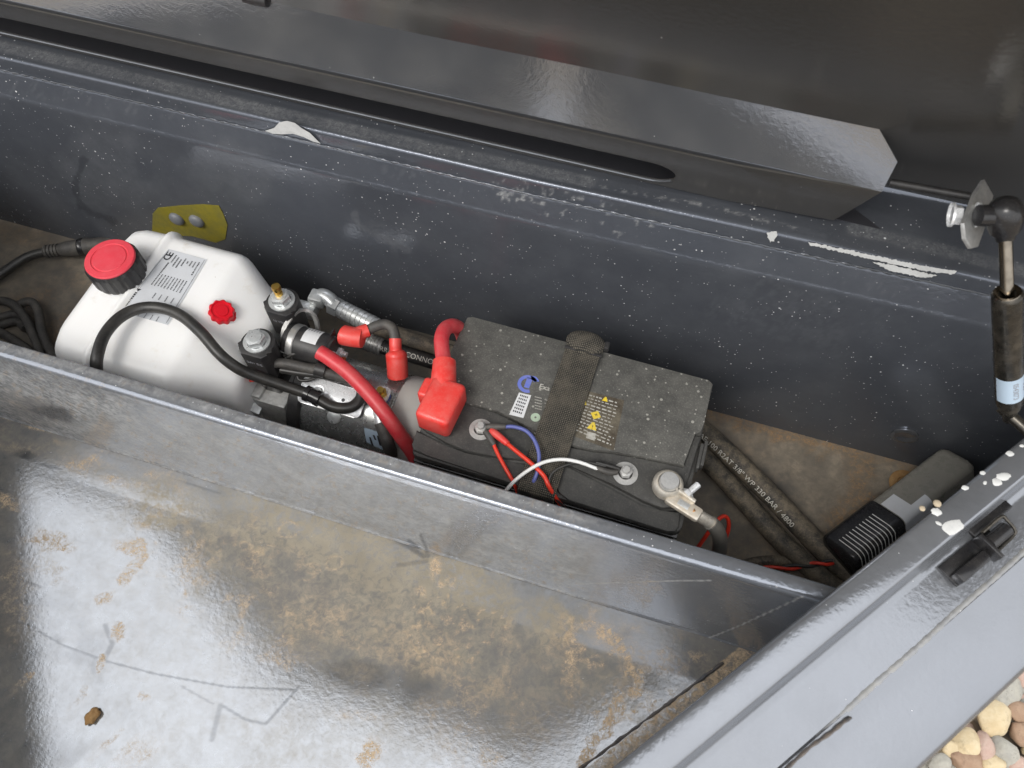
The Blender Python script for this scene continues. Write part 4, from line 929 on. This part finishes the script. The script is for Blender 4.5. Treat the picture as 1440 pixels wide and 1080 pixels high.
# grey harness looping round the coils
hn = thing('wire_harness', 'tangle of dusty grey and red wires between the valve coils and motor', 'wiring', at(420, 515, .10))
for pts, r, mt, nm in (([(384, 484, .150), (379, 492, .158), (382, 503, .158), (395, 511, .158), (420, 516, .159), (450, 519, .158)], .0056, 'cable_grey', 'sleeve'),
                  ([(349, 530, .130), (351, 522, .146), (362, 514, .156), (378, 511, .160), (400, 511, .161), (425, 516, .160), (455, 523, .157), (485, 532, .150), (510, 540, .140)], .0060, 'cable_grey', 'sleeve'),
                  ([(400, 500, .158), (408, 494, .163), (420, 491, .164), (440, 491, .163)], .0026, 'cable', 'wire'), ([(404, 503, .158), (412, 498, .162), (425, 498, .162), (440, 505, .160)], .0026, 'cable', 'wire'),
                  ([(395, 520, .152), (420, 524, .152), (450, 528, .150), (480, 534, .146)], .0042, 'cable', 'wire'), ([(418, 527, .146), (421, 534, .143), (432, 535, .143), (445, 531, .144)], .0020, 'cable', 'wire'),
                  ([(352, 535, .134), (360, 534, .138), (370, 530, .144), (377, 521, .150), (378, 515, .154)], .0021, 'red_wire', 'wire'), ([(355, 534, .137), (363, 530, .142), (368, 522, .150), (369, 517, .154)], .0021, 'red_wire', 'wire')):
    bm = B(); add_tube(bm, [at(*p) for p in pts], r, 12, 6); obj(nm, bm, M[mt], hn)
bm = B(); add_tube(bm, [at(444, 518, .160), at(458, 522, .158)], .0085, 12, 0); obj('cable_tie', bm, M['black'], hn)

# ================================================================== BATTERY
BX0, BX1, BY0, BY1, BZ = -.2035, .0865, .2885, .4655, .190
bt = thing('battery', 'black dusty leisure battery with small blue and yellow symbols', 'battery', ((BX0 + BX1) / 2, (BY0 + BY1) / 2, 0))
BW, BD = BX1 - BX0, BY1 - BY0; bcx, bcy = (BX0 + BX1) / 2, (BY0 + BY1) / 2
bm = B(); add_box(bm, (bcx, bcy, .074), (BW - .010, BD - .010, .148), None, .004)
for z in (.1445, .1525, .1605): add_box(bm, (bcx, bcy, z), (BW - .001, BD - .001, .0040), None, .0012)
obj('case', bm, M['batt_case'], bt)
bm = B(); add_box(bm, (bcx, bcy, .1705), (BW - .008, BD - .008, .012), None, .002); add_prism(bm, [(bcx + x, bcy + y) for x, y in rrect(BW / 2, BD / 2, .007)], .010, Matrix.Translation((0, 0, .170)), .002); obj('cover_base', bm, M['batt_front'], bt)
def plate_px(name, px, z, h, mat, par, bev=.0015):
    bm = B(); add_prism(bm, [tuple(at(x, y, z)[:2]) for x, y in px], h, Matrix.Translation((0, 0, z - h)), bev); return obj(name, bm, M[mat], par)
bk = plate_px('raised_cover', [(657, 446), (665, 445), (997, 534), (1003, 540), (990, 596), (986, 610), (976, 608), (963, 655), (905, 642), (858, 634), (835, 632), (770, 618), (732, 592), (700, 578), (650, 564), (610, 556), (606, 550)], BZ, .0135, 'batt', bt)
plate_px('terminal_deck', [(604, 553), (650, 567), (698, 581), (728, 594), (760, 622), (762, 648), (700, 642), (655, 634), (628, 622), (600, 606), (588, 596)], BZ - .0035, .008, 'batt_front', bt)
plate_px('terminal_deck', [(770, 622), (835, 636), (858, 638), (905, 646), (962, 660), (975, 612), (986, 614), (956, 712), (930, 714), (905, 704), (860, 680), (800, 652), (778, 646)], BZ - .0035, .008, 'batt_front', bt)
plate_px('front_panel', [(586, 604), (597, 612), (625, 629), (652, 639), (700, 648), (760, 654), (756, 690), (738, 685), (600, 640), (581, 632), (579, 624)], BZ - .006, .008, 'batt_front', bt, .002)
plate_px('front_panel', [(782, 652), (798, 657), (856, 686), (902, 711), (930, 721), (957, 718), (955, 740), (950, 747), (938, 747), (800, 703), (786, 692), (776, 668)], BZ - .006, .008, 'batt_front', bt, .002)
for k in (0, 1):
    bm = B(); add_box(bm, at(989 - 6 * k, 640 + 4 * k, .182), (.0035, .030, .012), None, .001); obj('side_rib', bm, M['batt_front'], bt)
# printing on the cover: emblem, white plate, product lines, warning panel
SL = Vector((1, .0, 0)); UP = Vector((0, 1, 0))
def bl(x, y, h=.0002): p = at(x, y, BZ); p.z = BZ + h; return p
Mtx = lambda x, y: Matrix.Translation(bl(x, y))
bm = B()
c = bl(742, 540); n = 20
def ringseg(bm, c, r0, r1, a0, a1, n=18):
    g = [[bm.verts.new(c + Vector((r * math.cos(a), r * math.sin(a), 0))) for a in np.linspace(math.radians(a0), math.radians(a1), n)] for r in (r0, r1)]
    for i in range(n - 1): bm.faces.new((g[0][i], g[0][i + 1], g[1][i + 1], g[1][i]))
ringseg(bm, c, .0072, .0112, 35, 300); bm.faces.new([bm.verts.new(c + Vector((x, y, 0))) for x, y in ((-.0028, -.005), (.0030, -.005), (.0036, .008), (-.0028, .008))]); ringseg(bm, c + Vector((.004, .004, 0)), .002, .0075, 20, 120)
obj('emblem', bm, M['bs'], bk, False)
bm = B(); q4 = [bl(730, 552), bl(747, 556), bl(736, 588), bl(716, 583)]; bm.faces.new([bm.verts.new(p) for p in q4])
wl = obj('white_plate', bm, M['label_white'], bk, False)
def dash(bm, x0, y0, x1, y1, w, h=.0003, seed=0, gap=(.03, .06), ln=(.05, .16)):
    a, b = bl(x0, y0, h), bl(x1, y1, h); d = (b - a); nrm = Vector((-d.y, d.x, 0)).normalized() * w / 2; r = random.Random(seed); t = 0
    while t < 1:
        t2 = min(1, t + r.uniform(*ln)); p, q_ = a + d * t, a + d * t2; bm.faces.new([bm.verts.new(v) for v in (p - nrm, q_ - nrm, q_ + nrm, p + nrm)]); t = t2 + r.uniform(*gap)
bm = B()
for k in range(6):
    f = k / 6 + .06; p, q_ = bl(731, 554).lerp(bl(719, 580), f), bl(744, 558).lerp(bl(734, 585), f)
    for sub_ in range(5):
        t0 = .08 + sub_ * .18; a, b = p.lerp(q_, t0), p.lerp(q_, t0 + .11); hh = Vector((0, .0011, 0)); zz = Vector((0, 0, .0002)); bm.faces.new([bm.verts.new(v + zz) for v in (a - hh, b - hh, b + hh, a + hh)])
obj('plate_print', bm, M['ink'], bk, False)
bm = B(); 
add_text(bm, 'Exa', .0085, Mtx(758, 543), 'LEFT', 1.0, .0004)
for k in range(5): dash(bm, 752, 558 + k * 4.0, 762, 560.5 + k * 4.0, .0011, seed=k)
for k in range(3): dash(bm, 766, 562 + k * 5, 776, 565 + k * 5, .0012, seed=10 + k)
obj('brand_print', bm, M['dusty_print'], bk, False)
bm = B()
for x, y, r in ((753, 587, .0052), (766, 591, .0038)): ringseg(bm, bl(x, y), .0012, r, 0, 360, 20)
obj('recycling_mark', bm, M['gs'], bk, False)
bm = B(); bm.faces.new([bm.verts.new(bl(x, y, .0001)) for x, y in ((820, 548), (878, 563), (863, 634), (800, 611))]); obj('warning_panel', bm, M['panel_brown'], bk, False)
wpn = [(825, 553), (876, 567), (862, 630), (806, 606)]
bm = B(); R9 = random.Random(3)
for k in range(13):
    f = k / 13 + .03; a0 = np.array(wpn[0]) * (1 - f) + np.array(wpn[3]) * f; a1 = np.array(wpn[1]) * (1 - f) + np.array(wpn[2]) * f; o_ = .08 if k < 10 else 0
    dash(bm, *(a0 + (a1 - a0) * o_), *(a0 + (a1 - a0) * R9.uniform(.8, .97)), .0011 if k % 3 else .0016, seed=30 + k)
bm.faces.new([bm.verts.new(bl(x, y, .00035)) for x, y in ((826, 607), (838, 610), (836, 620), (824, 616))])
obj('warning_print', bm, M['dusty_print'], bk, False)
bm = B()
for x, y, s in ((822, 553, .0030), (820, 565, .0048), (851, 562, .0032), (833, 600, .0052)): bm.faces.new([bm.verts.new(bl(x, y, .0005) + Vector((dx * s, dy * s, 0))) for dx, dy in ((-1, -.7), (1, -.7), (.25, 1), (-.25, 1))])
bm.faces.new([bm.verts.new(bl(838, 584, .0005) + Vector(v)) for v in ((-.0062, .001, 0), (-.001, -.0056, 0), (.0056, -.001, 0), (.001, .0056, 0))])
ysy = obj('warning_symbol', bm, M['ys'], bk, False)
bm = B(); add_text(bm, '!', .006, Matrix.Translation(bl(833, 601, .0006)), 'CENTER'); add_text(bm, '+', .007, Matrix.Translation(bl(838, 584, .0006)), 'CENTER'); add_text(bm, '!', .0055, Matrix.Translation(bl(820, 566, .0006)), 'CENTER'); obj('symbol_print', bm, M['ink'], bk, False)
# threaded studs with nuts and washers
def stud(px, py, r):
    c = at(px, py, .190); c.z = .1855; Mw = place(c); bm = B()
    add_lathe(bm, [(.0, .0), (r, 0), (r, .0016), (.0075, .002), (.0075, .0025)], Mw, 36); add_prism(bm, hexpoly(.0068, .2), .0055, Mw @ Matrix.Translation((0, 0, .0024)), .0007); add_lathe(bm, [(.0040, .0078), (.0040, .0125), (.0032, .0135), (0, .0135)], Mw, 20); obj('terminal_stud', bm, M['lead'], bt)
stud(676, 602, .0125); stud(880, 664, .0130)
bm = B(); cpost = at(938, 684, .190); cpost.z = .186; add_lathe(bm, [(.0105, 0), (.0100, .019), (.0092, .0205), (0, .0212)], place(cpost), 32); obj('lead_post', bm, M['lead'], bt)

# ---- red insulated terminal lead at the left post
rt_ = thing('terminal_cover', 'red moulded terminal cover with red cable on the left battery post', 'terminal cover', at(620, 580, .187))
cb = at(622, 566, .206); ang = math.radians(-4); Mr = Matrix.Translation(cb) @ Matrix.Rotation(ang, 4, 'Z')
bm = B(); add_box(bm, (.001, -.004, -.001), (.0375, .052, .034), Mr, .0055, 3); add_box(bm, (-.020, .008, -.004), (.016, .024, .024), Mr, .004, 3)
add_tube(bm, [at(623, 545, .208), at(624, 528, .211), at(625, 508, .213)], .0145, 20, 5, True, lambda t: 1 - .14 * t); obj('moulded_cover', bm, M['red'], rt_, True, 50)
bm = B(); add_tube(bm, [at(625, 514, .212), at(622, 494, .213), at(621, 476, .212), at(626, 463, .207), at(637, 458, .197), at(647, 464, .175), at(652, 480, .13), at(655, 500, .09)], .0084, 18, 8); obj('red_lead', bm, M['red_cable'], rt_, True, 60)

# ---- tinned clamp on the right post with grey-sleeved earth cable
cl = thing('battery_clamp', 'tinned battery clamp with grey sleeved cable on the right battery post', 'clamp', cpost)
bm = B(); Mc = place(cpost)
add_lathe(bm, [(.0108, .002), (.0150, .002), (.0156, .004), (.0156, .011), (.0146, .0135), (.0125, .0155), (.0108, .0155)], Mc, 36); obj('clamp_ring', bm, M['tinned'], cl)
e0, e1_ = at(951, 688, .197), at(973, 706, .194)
bm = B(); d_ = (e1_ - e0); Me = place((e0 + e1_) / 2, frame((0, 0, 1), d_)); add_box(bm, (0, .0, 0), (d_.length + .006, .0045, .012), Me, .0015); obj('clamp_ear', bm, M['tinned'], cl)
e2_, e3 = at(948, 702, .196), at(975, 722, .192); d2 = (e3 - e2_); Me2 = place((e2_ + e3) / 2, frame((0, 0, 1), d2)); 
bm = B(); add_box(bm, (0, 0, 0), (d2.length + .014, .0150, .008), Me2, .0025); obj('clamp_arm', bm, M['tinned'], cl)
bm = B(); add_box(bm, (-.001, 0, .0040), (.012, .0065, .0012), Me2, .0004); obj('clamp_bolt_head', bm, M['zinc'], cl)
bdir = (at(979, 682, .197) - at(963, 696, .196)).normalized(); Mq = place(at(964, 697, .196), frame(bdir)); bm = B(); add_prism(bm, hexpoly(.0065), .005, Mq, .0006); add_lathe(bm, [(.0036, .005), (.0036, .018), (.003, .0185), (0, .0185)], Mq, 16); obj('clamp_bolt', bm, M['zinc_bright'], cl)
bm = B(); add_tube(bm, [at(974, 719, .191), at(981, 724, .189), at(1003, 737, .178)], .0062, 16, 4); obj('crimp_barrel', bm, M['tinned'], cl)
bm = B(); add_tube(bm, [at(972, 719, .193), at(977, 722, .192)], .0058, 12, 0); obj('copper_strands', bm, M['copper'], cl)
bm = B(); add_tube(bm, [at(*p) for p in ((999, 735, .180), (1006, 742, .172), (1012, 755, .155), (1012, 772, .125), (1008, 792, .09), (1003, 815, .05))], .0078, 16, 7); obj('grey_sleeve', bm, M['sleeve'], cl, True, 60)

# ---- thin battery wires
def wire(nm, label, pts, r, mat, tip=None, tmat='cable_grey'):
    b0 = at(*pts[len(pts) // 2]); t = thing(nm, label, 'wire', b0); bm = B(); add_tube(bm, [at(*p) for p in pts], r, 10, 8); obj('wire', bm, M[mat], t, True, 60)
    if tip: bm = B(); add_tube(bm, [at(*p) for p in tip], r * 1.7, 10, 4, True, lambda q: .8 + .5 * q * (1 - q) * 2); obj('crimp_sleeve', bm, M[tmat], t)
wire('blue_wire', 'thin blue wire arching from the left battery stud over the strap', [(704, 601, .197), (722, 600, .202), (740, 606, .204), (752, 620, .203), (758, 640, .200), (756, 662, .195), (748, 682, .185), (737, 704, .155), (728, 725, .10)], .0021, 'blue_wire', [(684, 600, .194), (696, 600, .196), (712, 600, .200)])
wire('red_wire', 'thin red wire running straight down from the left battery stud to the lip', [(692, 620, .192), (701, 640, .190), (714, 664, .187), (724, 682, .180), (731, 702, .155), (738, 725, .10)], .0021, 'red_wire', [(682, 606, .194), (688, 614, .193), (695, 626, .191)])
wire('red_wire', 'longer red wire crossing diagonally under the blue one past the strap', [(704, 616, .195), (722, 631, .197), (744, 649, .198), (764, 668, .197), (772, 684, .193), (784, 704, .175), (800, 722, .14), (815, 742, .09)], .0023, 'red_wire', [(690, 605, .194), (698, 611, .195), (714, 624, .197)], 'red')
wire('white_wire', 'white wire curving left from the right battery stud over the strap', [(842, 660, .198), (815, 650, .202), (790, 646, .204), (765, 650, .204), (742, 662, .202), (722, 678, .196), (708, 695, .175), (695, 715, .12)], .0019, 'white_wire', [(868, 664, .194), (856, 664, .196), (838, 658, .198)])
wire('black_wire', 'thin black wire looping from the right battery stud down beside the strap', [(852, 656, .197), (825, 650, .198), (800, 653, .198), (780, 662, .196), (772, 676, .193), (776, 694, .186), (792, 712, .165), (815, 735, .11)], .0014, 'cable', [(872, 660, .194), (860, 656, .196), (838, 650, .198)], 'cable')
wire('red_wire', 'loose red wire loop behind the grey sleeved cable right of the battery', [(968, 790, .06), (980, 772, .075), (994, 752, .09), (1006, 735, .10), (1017, 726, .10), (1024, 731, .095), (1024, 745, .085), (1017, 764, .07), (1004, 784, .05)], .0024, 'red_wire')
# twisted pair to the tube
tw = thing('twisted_wires', 'twisted red and black wires entering the striped tube', 'wire', at(1110, 797, 0))
for ph, mt in ((0, 'red_wire'), (math.pi, 'cable')):
    base = catmull([at(*p) for p in ((1030, 806, .012), (1065, 801, .013), (1110, 798, .017), (1145, 794, .024), (1172, 790, .03))], 24); pts = []
    for i, (p, t, u, s) in enumerate(frames_along(base)): a = i * .16 + ph; pts.append(p + u * .0021 * math.cos(a) + s * .0021 * math.sin(a))
    bm = B(); add_tube(bm, pts, .0021, 8, 0); obj('wire', bm, M[mt], tw, True, 60)

# ---- webbing strap over the battery
bm = B()
def strap_pt(y, z, off): x = -.0640 + (y - .29) * .018; return Vector((x + off, y, z))
prof = [(.4722, .06), (.4724, .150), (.4722, .182), (.4705, .1925), (.4655, .1960), (.455, .1935), (.43, .1925), (.38, .1922), (.345, .1921), (.33, .190), (.31, .1885), (.295, .1880), (.287, .1850), (.2845, .178), (.2845, .10), (.2845, .03)]
pth = catmull([(0, y, z) for y, z in prof], 6); secs_ = []
for p, t, u, s in frames_along(pth):
    nrm = Vector((0, -t.z, t.y)); nrm = -nrm if nrm.dot(Vector((0, p.y - .37, p.z - .09))) < 0 else nrm
    W = [(-.0197, 0), (-.0197, .0016), (-.018, .0022), (.018, .0022), (.0197, .0016), (.0197, 0)]
    secs_.append([strap_pt(p.y, p.z, w) + nrm * h for w, h in W])
add_loft(bm, secs_); sp_ = obj('battery_strap', bm, M['webbing'], None, True, 50); tag(sp_, 'dusty black webbing strap holding the battery down', 'strap')
sec2 = []
for k in range(9):
    a = math.pi * k / 8; y, z = .4665 + .0065 * math.sin(a) + .004, .1965 + .006 * math.cos(a) * -1 + .004
    w = .0215 * (1 - .15 * (k / 8)); sec2.append([strap_pt(y, z, -w), strap_pt(y, z, w), strap_pt(y - .001, z + .003, w * .92), strap_pt(y - .001, z + .003, -w * .92)])
bm = B(); cx_ = strap_pt(.470, .198, 0)
add_lathe(bm, [(.0225, -.006), (.0228, -.002), (.0215, .002), (.017, .0052), (.009, .007), (0, .0076)], place(cx_ + Vector((0, -.001, 0))) @ Matrix.Diagonal((1, .62, .9, 1)), 28); fo = obj('strap_fold', bm, M['webbing'], sp_)
bm = B(); add_box(bm, cx_ + Vector((.0235, .001, -.002)), (.006, .010, .008), None, .0015); add_box(bm, cx_ + Vector((0, -.0125, -.003)), (.043, .004, .004), None, .001); obj('buckle', bm, M['black'], sp_)

# ================================================================== STRIPED TUBE at the right end
ta, tb2 = at(1181, 786, .032), at(1349, 655, .055)
tu = thing('clear_tube', 'smoky clear plastic tube with white striped black collar against the end wall', 'tube', Vector((ta.x, ta.y, 0)))
td = (tb2 - ta); TL = td.length; Rt = frame(td); Mt_ = place(ta, Rt); TR = .0245
CLN = TL * .40
fa = Vector(CAM) - ta; a0 = math.atan2(fa.dot(Rt.col[1]), fa.dot(Rt.col[0]))
def tsec(z, k, turn=.42):                  # boxy section: rounded square with one soft ridge towards the viewer
    out = []
    for x, y in rrect(TR * k, TR * .92 * k, TR * .36 * k, 6):
        c_, s_ = math.cos(a0 + math.pi / 4 + turn - .15), math.sin(a0 + math.pi / 4 + turn - .15); out.append(ta + Rt @ Vector((x * c_ - y * s_, x * s_ + y * c_, z)))
    return out
def tpt(ang, z, k):
    """point on that section's skin in direction ang (radians from the viewer)"""
    a = a0 + ang; b_ = a - (a0 + math.pi / 4 + .42 - .15); hx, hy, r_ = TR * k, TR * .92 * k, TR * .36 * k
    lo, hi = 0.0, TR * 2
    for _ in range(24):
        m_ = (lo + hi) / 2; x, y = abs(m_ * math.cos(b_)), abs(m_ * math.sin(b_)); qx, qy = max(x - hx + r_, 0), max(y - hy + r_, 0)
        inside = x <= hx and y <= hy and (qx * qx + qy * qy <= r_ * r_ or qx == 0 or qy == 0)
        if inside: lo = m_
        else: hi = m_
    return ta + Rt @ Vector((lo * math.cos(a), lo * math.sin(a), z))
bm = B(); add_loft(bm, [tsec(-.001, .92), tsec(.002, 1.03), tsec(.004, 1.05), tsec(CLN - .004, 1.05), tsec(CLN - .001, 1.02), tsec(CLN, .98)]); colr = obj('collar', bm, M['black_gloss'], tu, True, 50)
for k in range(11):
    z = .008 + (CLN - .026) * k / 10; bm = B(); n = 24; g = []
    for dz in (0, .0011): g.append([bm.verts.new(tpt(a, z + dz, 1.062)) for a in np.linspace(-.75, .95, n)])
    for i in range(n - 1): bm.faces.new((g[0][i], g[0][i + 1], g[1][i + 1], g[1][i]))
    obj('stripe', bm, M['white_print'], colr)
bm = B(); add_loft(bm, [tsec(CLN - .002, .94), tsec(CLN, .97), tsec(TL - .010, .97), tsec(TL - .004, .93), tsec(TL, .80)]); obj('tube_body', bm, M['smoky'], tu, True, 50)
bm = B(); add_lathe(bm, [(0, CLN + .002), (TR * .6, CLN + .002), (TR * .6, TL - .035), (TR * .4, TL - .03), (0, TL - .03)], Mt_, 32); obj('inner_core', bm, M['cable_grey'], tu)
for z0, z1, a_, b_ in ((CLN + .001, CLN + .022, -.95, .05), (CLN + .001, CLN + .044, .05, 1.1)):
    bm = B(); n = 18; g = []
    for z in (z0, z1): g.append([bm.verts.new(tpt(a, z, .985)) for a in np.linspace(a_, b_, n)])
    for i in range(n - 1): bm.faces.new((g[0][i], g[0][i + 1], g[1][i + 1], g[1][i]))
    obj('paper_slip', bm, M['label'], tu)

# ================================================================== CABLES at the left end
cn = thing('cable_connector', 'black moulded cable connector lying behind the red filler cap', 'connector', at(100, 350, 0))
bm = B(); add_tube(bm, [at(*p) for p in ((-30, 405, .012), (0, 386, .013), (25, 369, .015), (45, 359, .017), (70, 353, .019))], .0068, 14, 8); obj('lead', bm, M['cable'], cn, True, 60)
c0, c1 = at(62, 354, .019), at(172, 341, .019); dv = c1 - c0; Lc = dv.length; pr = [(.0070, 0)]
for k in range(4): z = .003 + k * .005; pr += [(.0098, z), (.0098, z + .003), (.0082, z + .0034), (.0082, z + .0048)]
pr += [(.0105, .026), (.0118, .034), (.0122, Lc * .40), (.0128, Lc * .42), (.0128, Lc * .47), (.0112, Lc * .475), (.0112, Lc * .50), (.0128, Lc * .505), (.0128, Lc * .56), (.0120, Lc * .60), (.0115, Lc * .85), (.0085, Lc * .9), (.0075, Lc)]
bm = B(); add_lathe(bm, pr, place(c0, frame(dv)), 28); co = obj('connector_body', bm, M['cable_grey'], cn)
bm = B(); zc = Lc * .487; g = []
add_lathe(bm, [(.0128, zc - .004), (.0136, zc - .002), (.0136, zc + .002), (.0128, zc + .004)], place(c0, frame(dv)), 28); obj('seal_ring', bm, M['black_gloss'], co)
bun = thing('coiled_cable', 'coil of dusty black cable heaped at the left edge of the box floor', 'cable', at(40, 460, 0))
for pts in ([(-25, 425, .014), (0, 423, .018), (18, 428, .022), (34, 446, .022), (46, 470, .018), (58, 500, .012), (70, 530, .010)], [(20, 436, .012), (32, 426, .018), (45, 425, .020), (54, 438, .020), (58, 462, .018), (66, 484, .014), (80, 510, .010)],
            [(-25, 448, .010), (0, 446, .012), (22, 442, .012), (38, 450, .010), (50, 470, .008)], [(-20, 462, .007), (5, 456, .007), (24, 452, .007), (36, 462, .007)], [(-20, 462, .014), (0, 467, .014), (20, 479, .013), (40, 492, .010), (60, 510, .008)]):
    bm = B(); add_tube(bm, [at(*p) for p in pts], .0062, 12, 7); obj('cable_turn', bm, M['cable_grey'], bun, True, 60)

# crumb of clay on the deck
bm = B(); bmesh.ops.create_icosphere(bm, subdivisions=3, radius=.0075); R_ = random.Random(2)
for v in bm.verts: v.co = Vector((v.co.x * .85, v.co.y * 1.2, v.co.z * .7)) * (1 + .22 * math.sin(v.co.x * 700) * math.cos(v.co.y * 500 + 1) + R_.uniform(-.05, .05))
bmesh.ops.transform(bm, verts=bm.verts[:], matrix=Matrix.Translation(at(130, 1007, DECK_Z + .004)))
o = obj('clay_crumb', bm, M['clod'], None, True, 60); tag(o, 'small brown crumb of dry clay lying alone on the front deck', 'clay crumb')

# ================================================================== GRAVEL
def pebble(bm, c, sx, sy, sz, rot, seed, sub=3, facet=.12):
    r = random.Random(seed); k0 = len(bm.verts); res = bmesh.ops.create_icosphere(bm, subdivisions=sub, radius=1.0); vs = res['verts']
    dirs = [(Vector((r.gauss(0, 1), r.gauss(0, 1), r.gauss(0, 1))).normalized(), r.uniform(.62, .92)) for _ in range(13)]; Mz = Matrix.Rotation(rot, 3, 'Z') @ Matrix.Rotation(r.uniform(-.3, .3), 3, 'X')
    for v in vs:
        p = v.co.copy()
        for d, h in dirs:
            e = p.dot(d) - h
            if e > 0: p -= d * e * .93
        p = Vector((p.x * sx, p.y * sy, p.z * sz)); v.co = Vector(c) + Mz @ p
ST = [  # photo x, y, half sizes in px, turn, colour, label
 (1398, 1010, 27, 20, -40, 'st_cream', 'large cream angular pebble touching the steel edge'), (1360, 1044, 23, 17, -25, 'st_cream', 'yellowish cream pebble second up the steel edge from the frame bottom'),
 (1412, 1056, 22, 19, 0, 'st_grey', 'round speckled grey pebble near the bottom right corner'), (1362, 1070, 26, 16, 10, 'st_brown', 'reddish brown pebble below the yellowish one'),
 (1322, 1072, 15, 12, 0, 'st_grey', 'small dark grey pebble lowest along the steel edge'), (1418, 975, 26, 16, -50, 'st_grey', 'long pale grey pebble under the steel edge at right'),
 (1438, 952, 15, 12, -30, 'st_pink', 'pinkish pebble highest along the steel edge'), (1434, 1002, 18, 14, 20, 'st_brown', 'pale brown pebble at the right frame edge'),
 (1384, 1050, 14, 19, 15, 'st_pink', 'rosy tan pebble between the brown and speckled ones'), (1398, 1075, 18, 13, 0, 'st_cream', 'pale cream pebble at the bottom frame edge'),
 (1340, 1052, 14, 11, -30, 'st_cream', 'small cream pebble tucked under the steel edge'), (1436, 1030, 16, 16, 0, 'st_brown', 'dark brown pebble right of the cream angular one'), (1434, 1074, 16, 13, 30, 'st_pink', 'pinkish grey pebble in the very corner')]
kz = GZ + .012
for i, (x, y, a, b_, ro, mt, lab) in enumerate(ST):
    c = at(x, y, kz + .004); k = (Vector(c) - Vector(CAM)).dot(Vector(_D)) / F_PX; bm = B(); pebble(bm, (c.x, c.y, kz + .002), a * k * 1.12, b_ * k * 1.18, min(a, b_) * k * .85, math.radians(-ro + 17), 50 + i)
    o = obj('pebble', bm, M[mt], None, True, 50); tag(o, lab, 'pebble', 'pebbles beside the toolbox')
mats = ['st_cream', 'st_grey', 'st_brown', 'st_pink']; R_ = random.Random(11)
cent = at(1400, 1030, kz); keep = [at(x, y, kz) for x, y, *_ in ST]
tmpl = []
for k in range(20):
    bm = B(); pebble(bm, (0, 0, 0), 1, .78, .62, 0, 1000 + k, 2); bmesh.ops.recalc_face_normals(bm, faces=bm.faces[:]); bm.verts.ensure_lookup_table(); bm.verts.index_update()
    tmpl.append((np.array([v.co for v in bm.verts]), np.array([[v.index for v in f.verts] for f in bm.faces]))); bm.free()
VV, FF, MI, nv0 = [], [], [], 0
for i in range(3600):
    x, y = cent.x + R_.uniform(-.8, .6), cent.y + R_.uniform(-.7, .6)
    z = GZ - .016 if any(math.hypot(x - k.x, y - k.y) < .022 for k in keep) else GZ - R_.uniform(.002, .014)
    s = R_.choice((R_.uniform(.004, .012), R_.uniform(.012, .026))); a = R_.uniform(0, 6.3); V, Fc = tmpl[R_.randrange(20)]; c_, s_ = math.cos(a), math.sin(a)
    W = V * s * np.array((1, R_.uniform(.8, 1.2), R_.uniform(.8, 1.1))); W = np.stack((W[:, 0] * c_ - W[:, 1] * s_, W[:, 0] * s_ + W[:, 1] * c_, W[:, 2]), -1) + np.array((x, y, z))
    VV.append(W); FF.append(Fc + nv0); MI.append(np.full(len(Fc), R_.choice((0, 0, 1, 1, 2, 3)))); nv0 += len(V)
VV, FF, MI = np.concatenate(VV), np.concatenate(FF), np.concatenate(MI)
me = bpy.data.meshes.new('gravel'); me.vertices.add(len(VV)); me.vertices.foreach_set('co', VV.ravel()); me.loops.add(FF.size); me.loops.foreach_set('vertex_index', FF.ravel().astype(np.int32))
me.polygons.add(len(FF)); me.polygons.foreach_set('loop_start', (np.arange(len(FF)) * 3).astype(np.int32)); me.polygons.foreach_set('material_index', MI.astype(np.int32)); me.update(calc_edges=True)
o = finish(me, 'gravel', M['st_cream'], None, True, None); o['kind'] = 'stuff'
for n_ in mats[1:]: o.data.materials.append(M[n_])
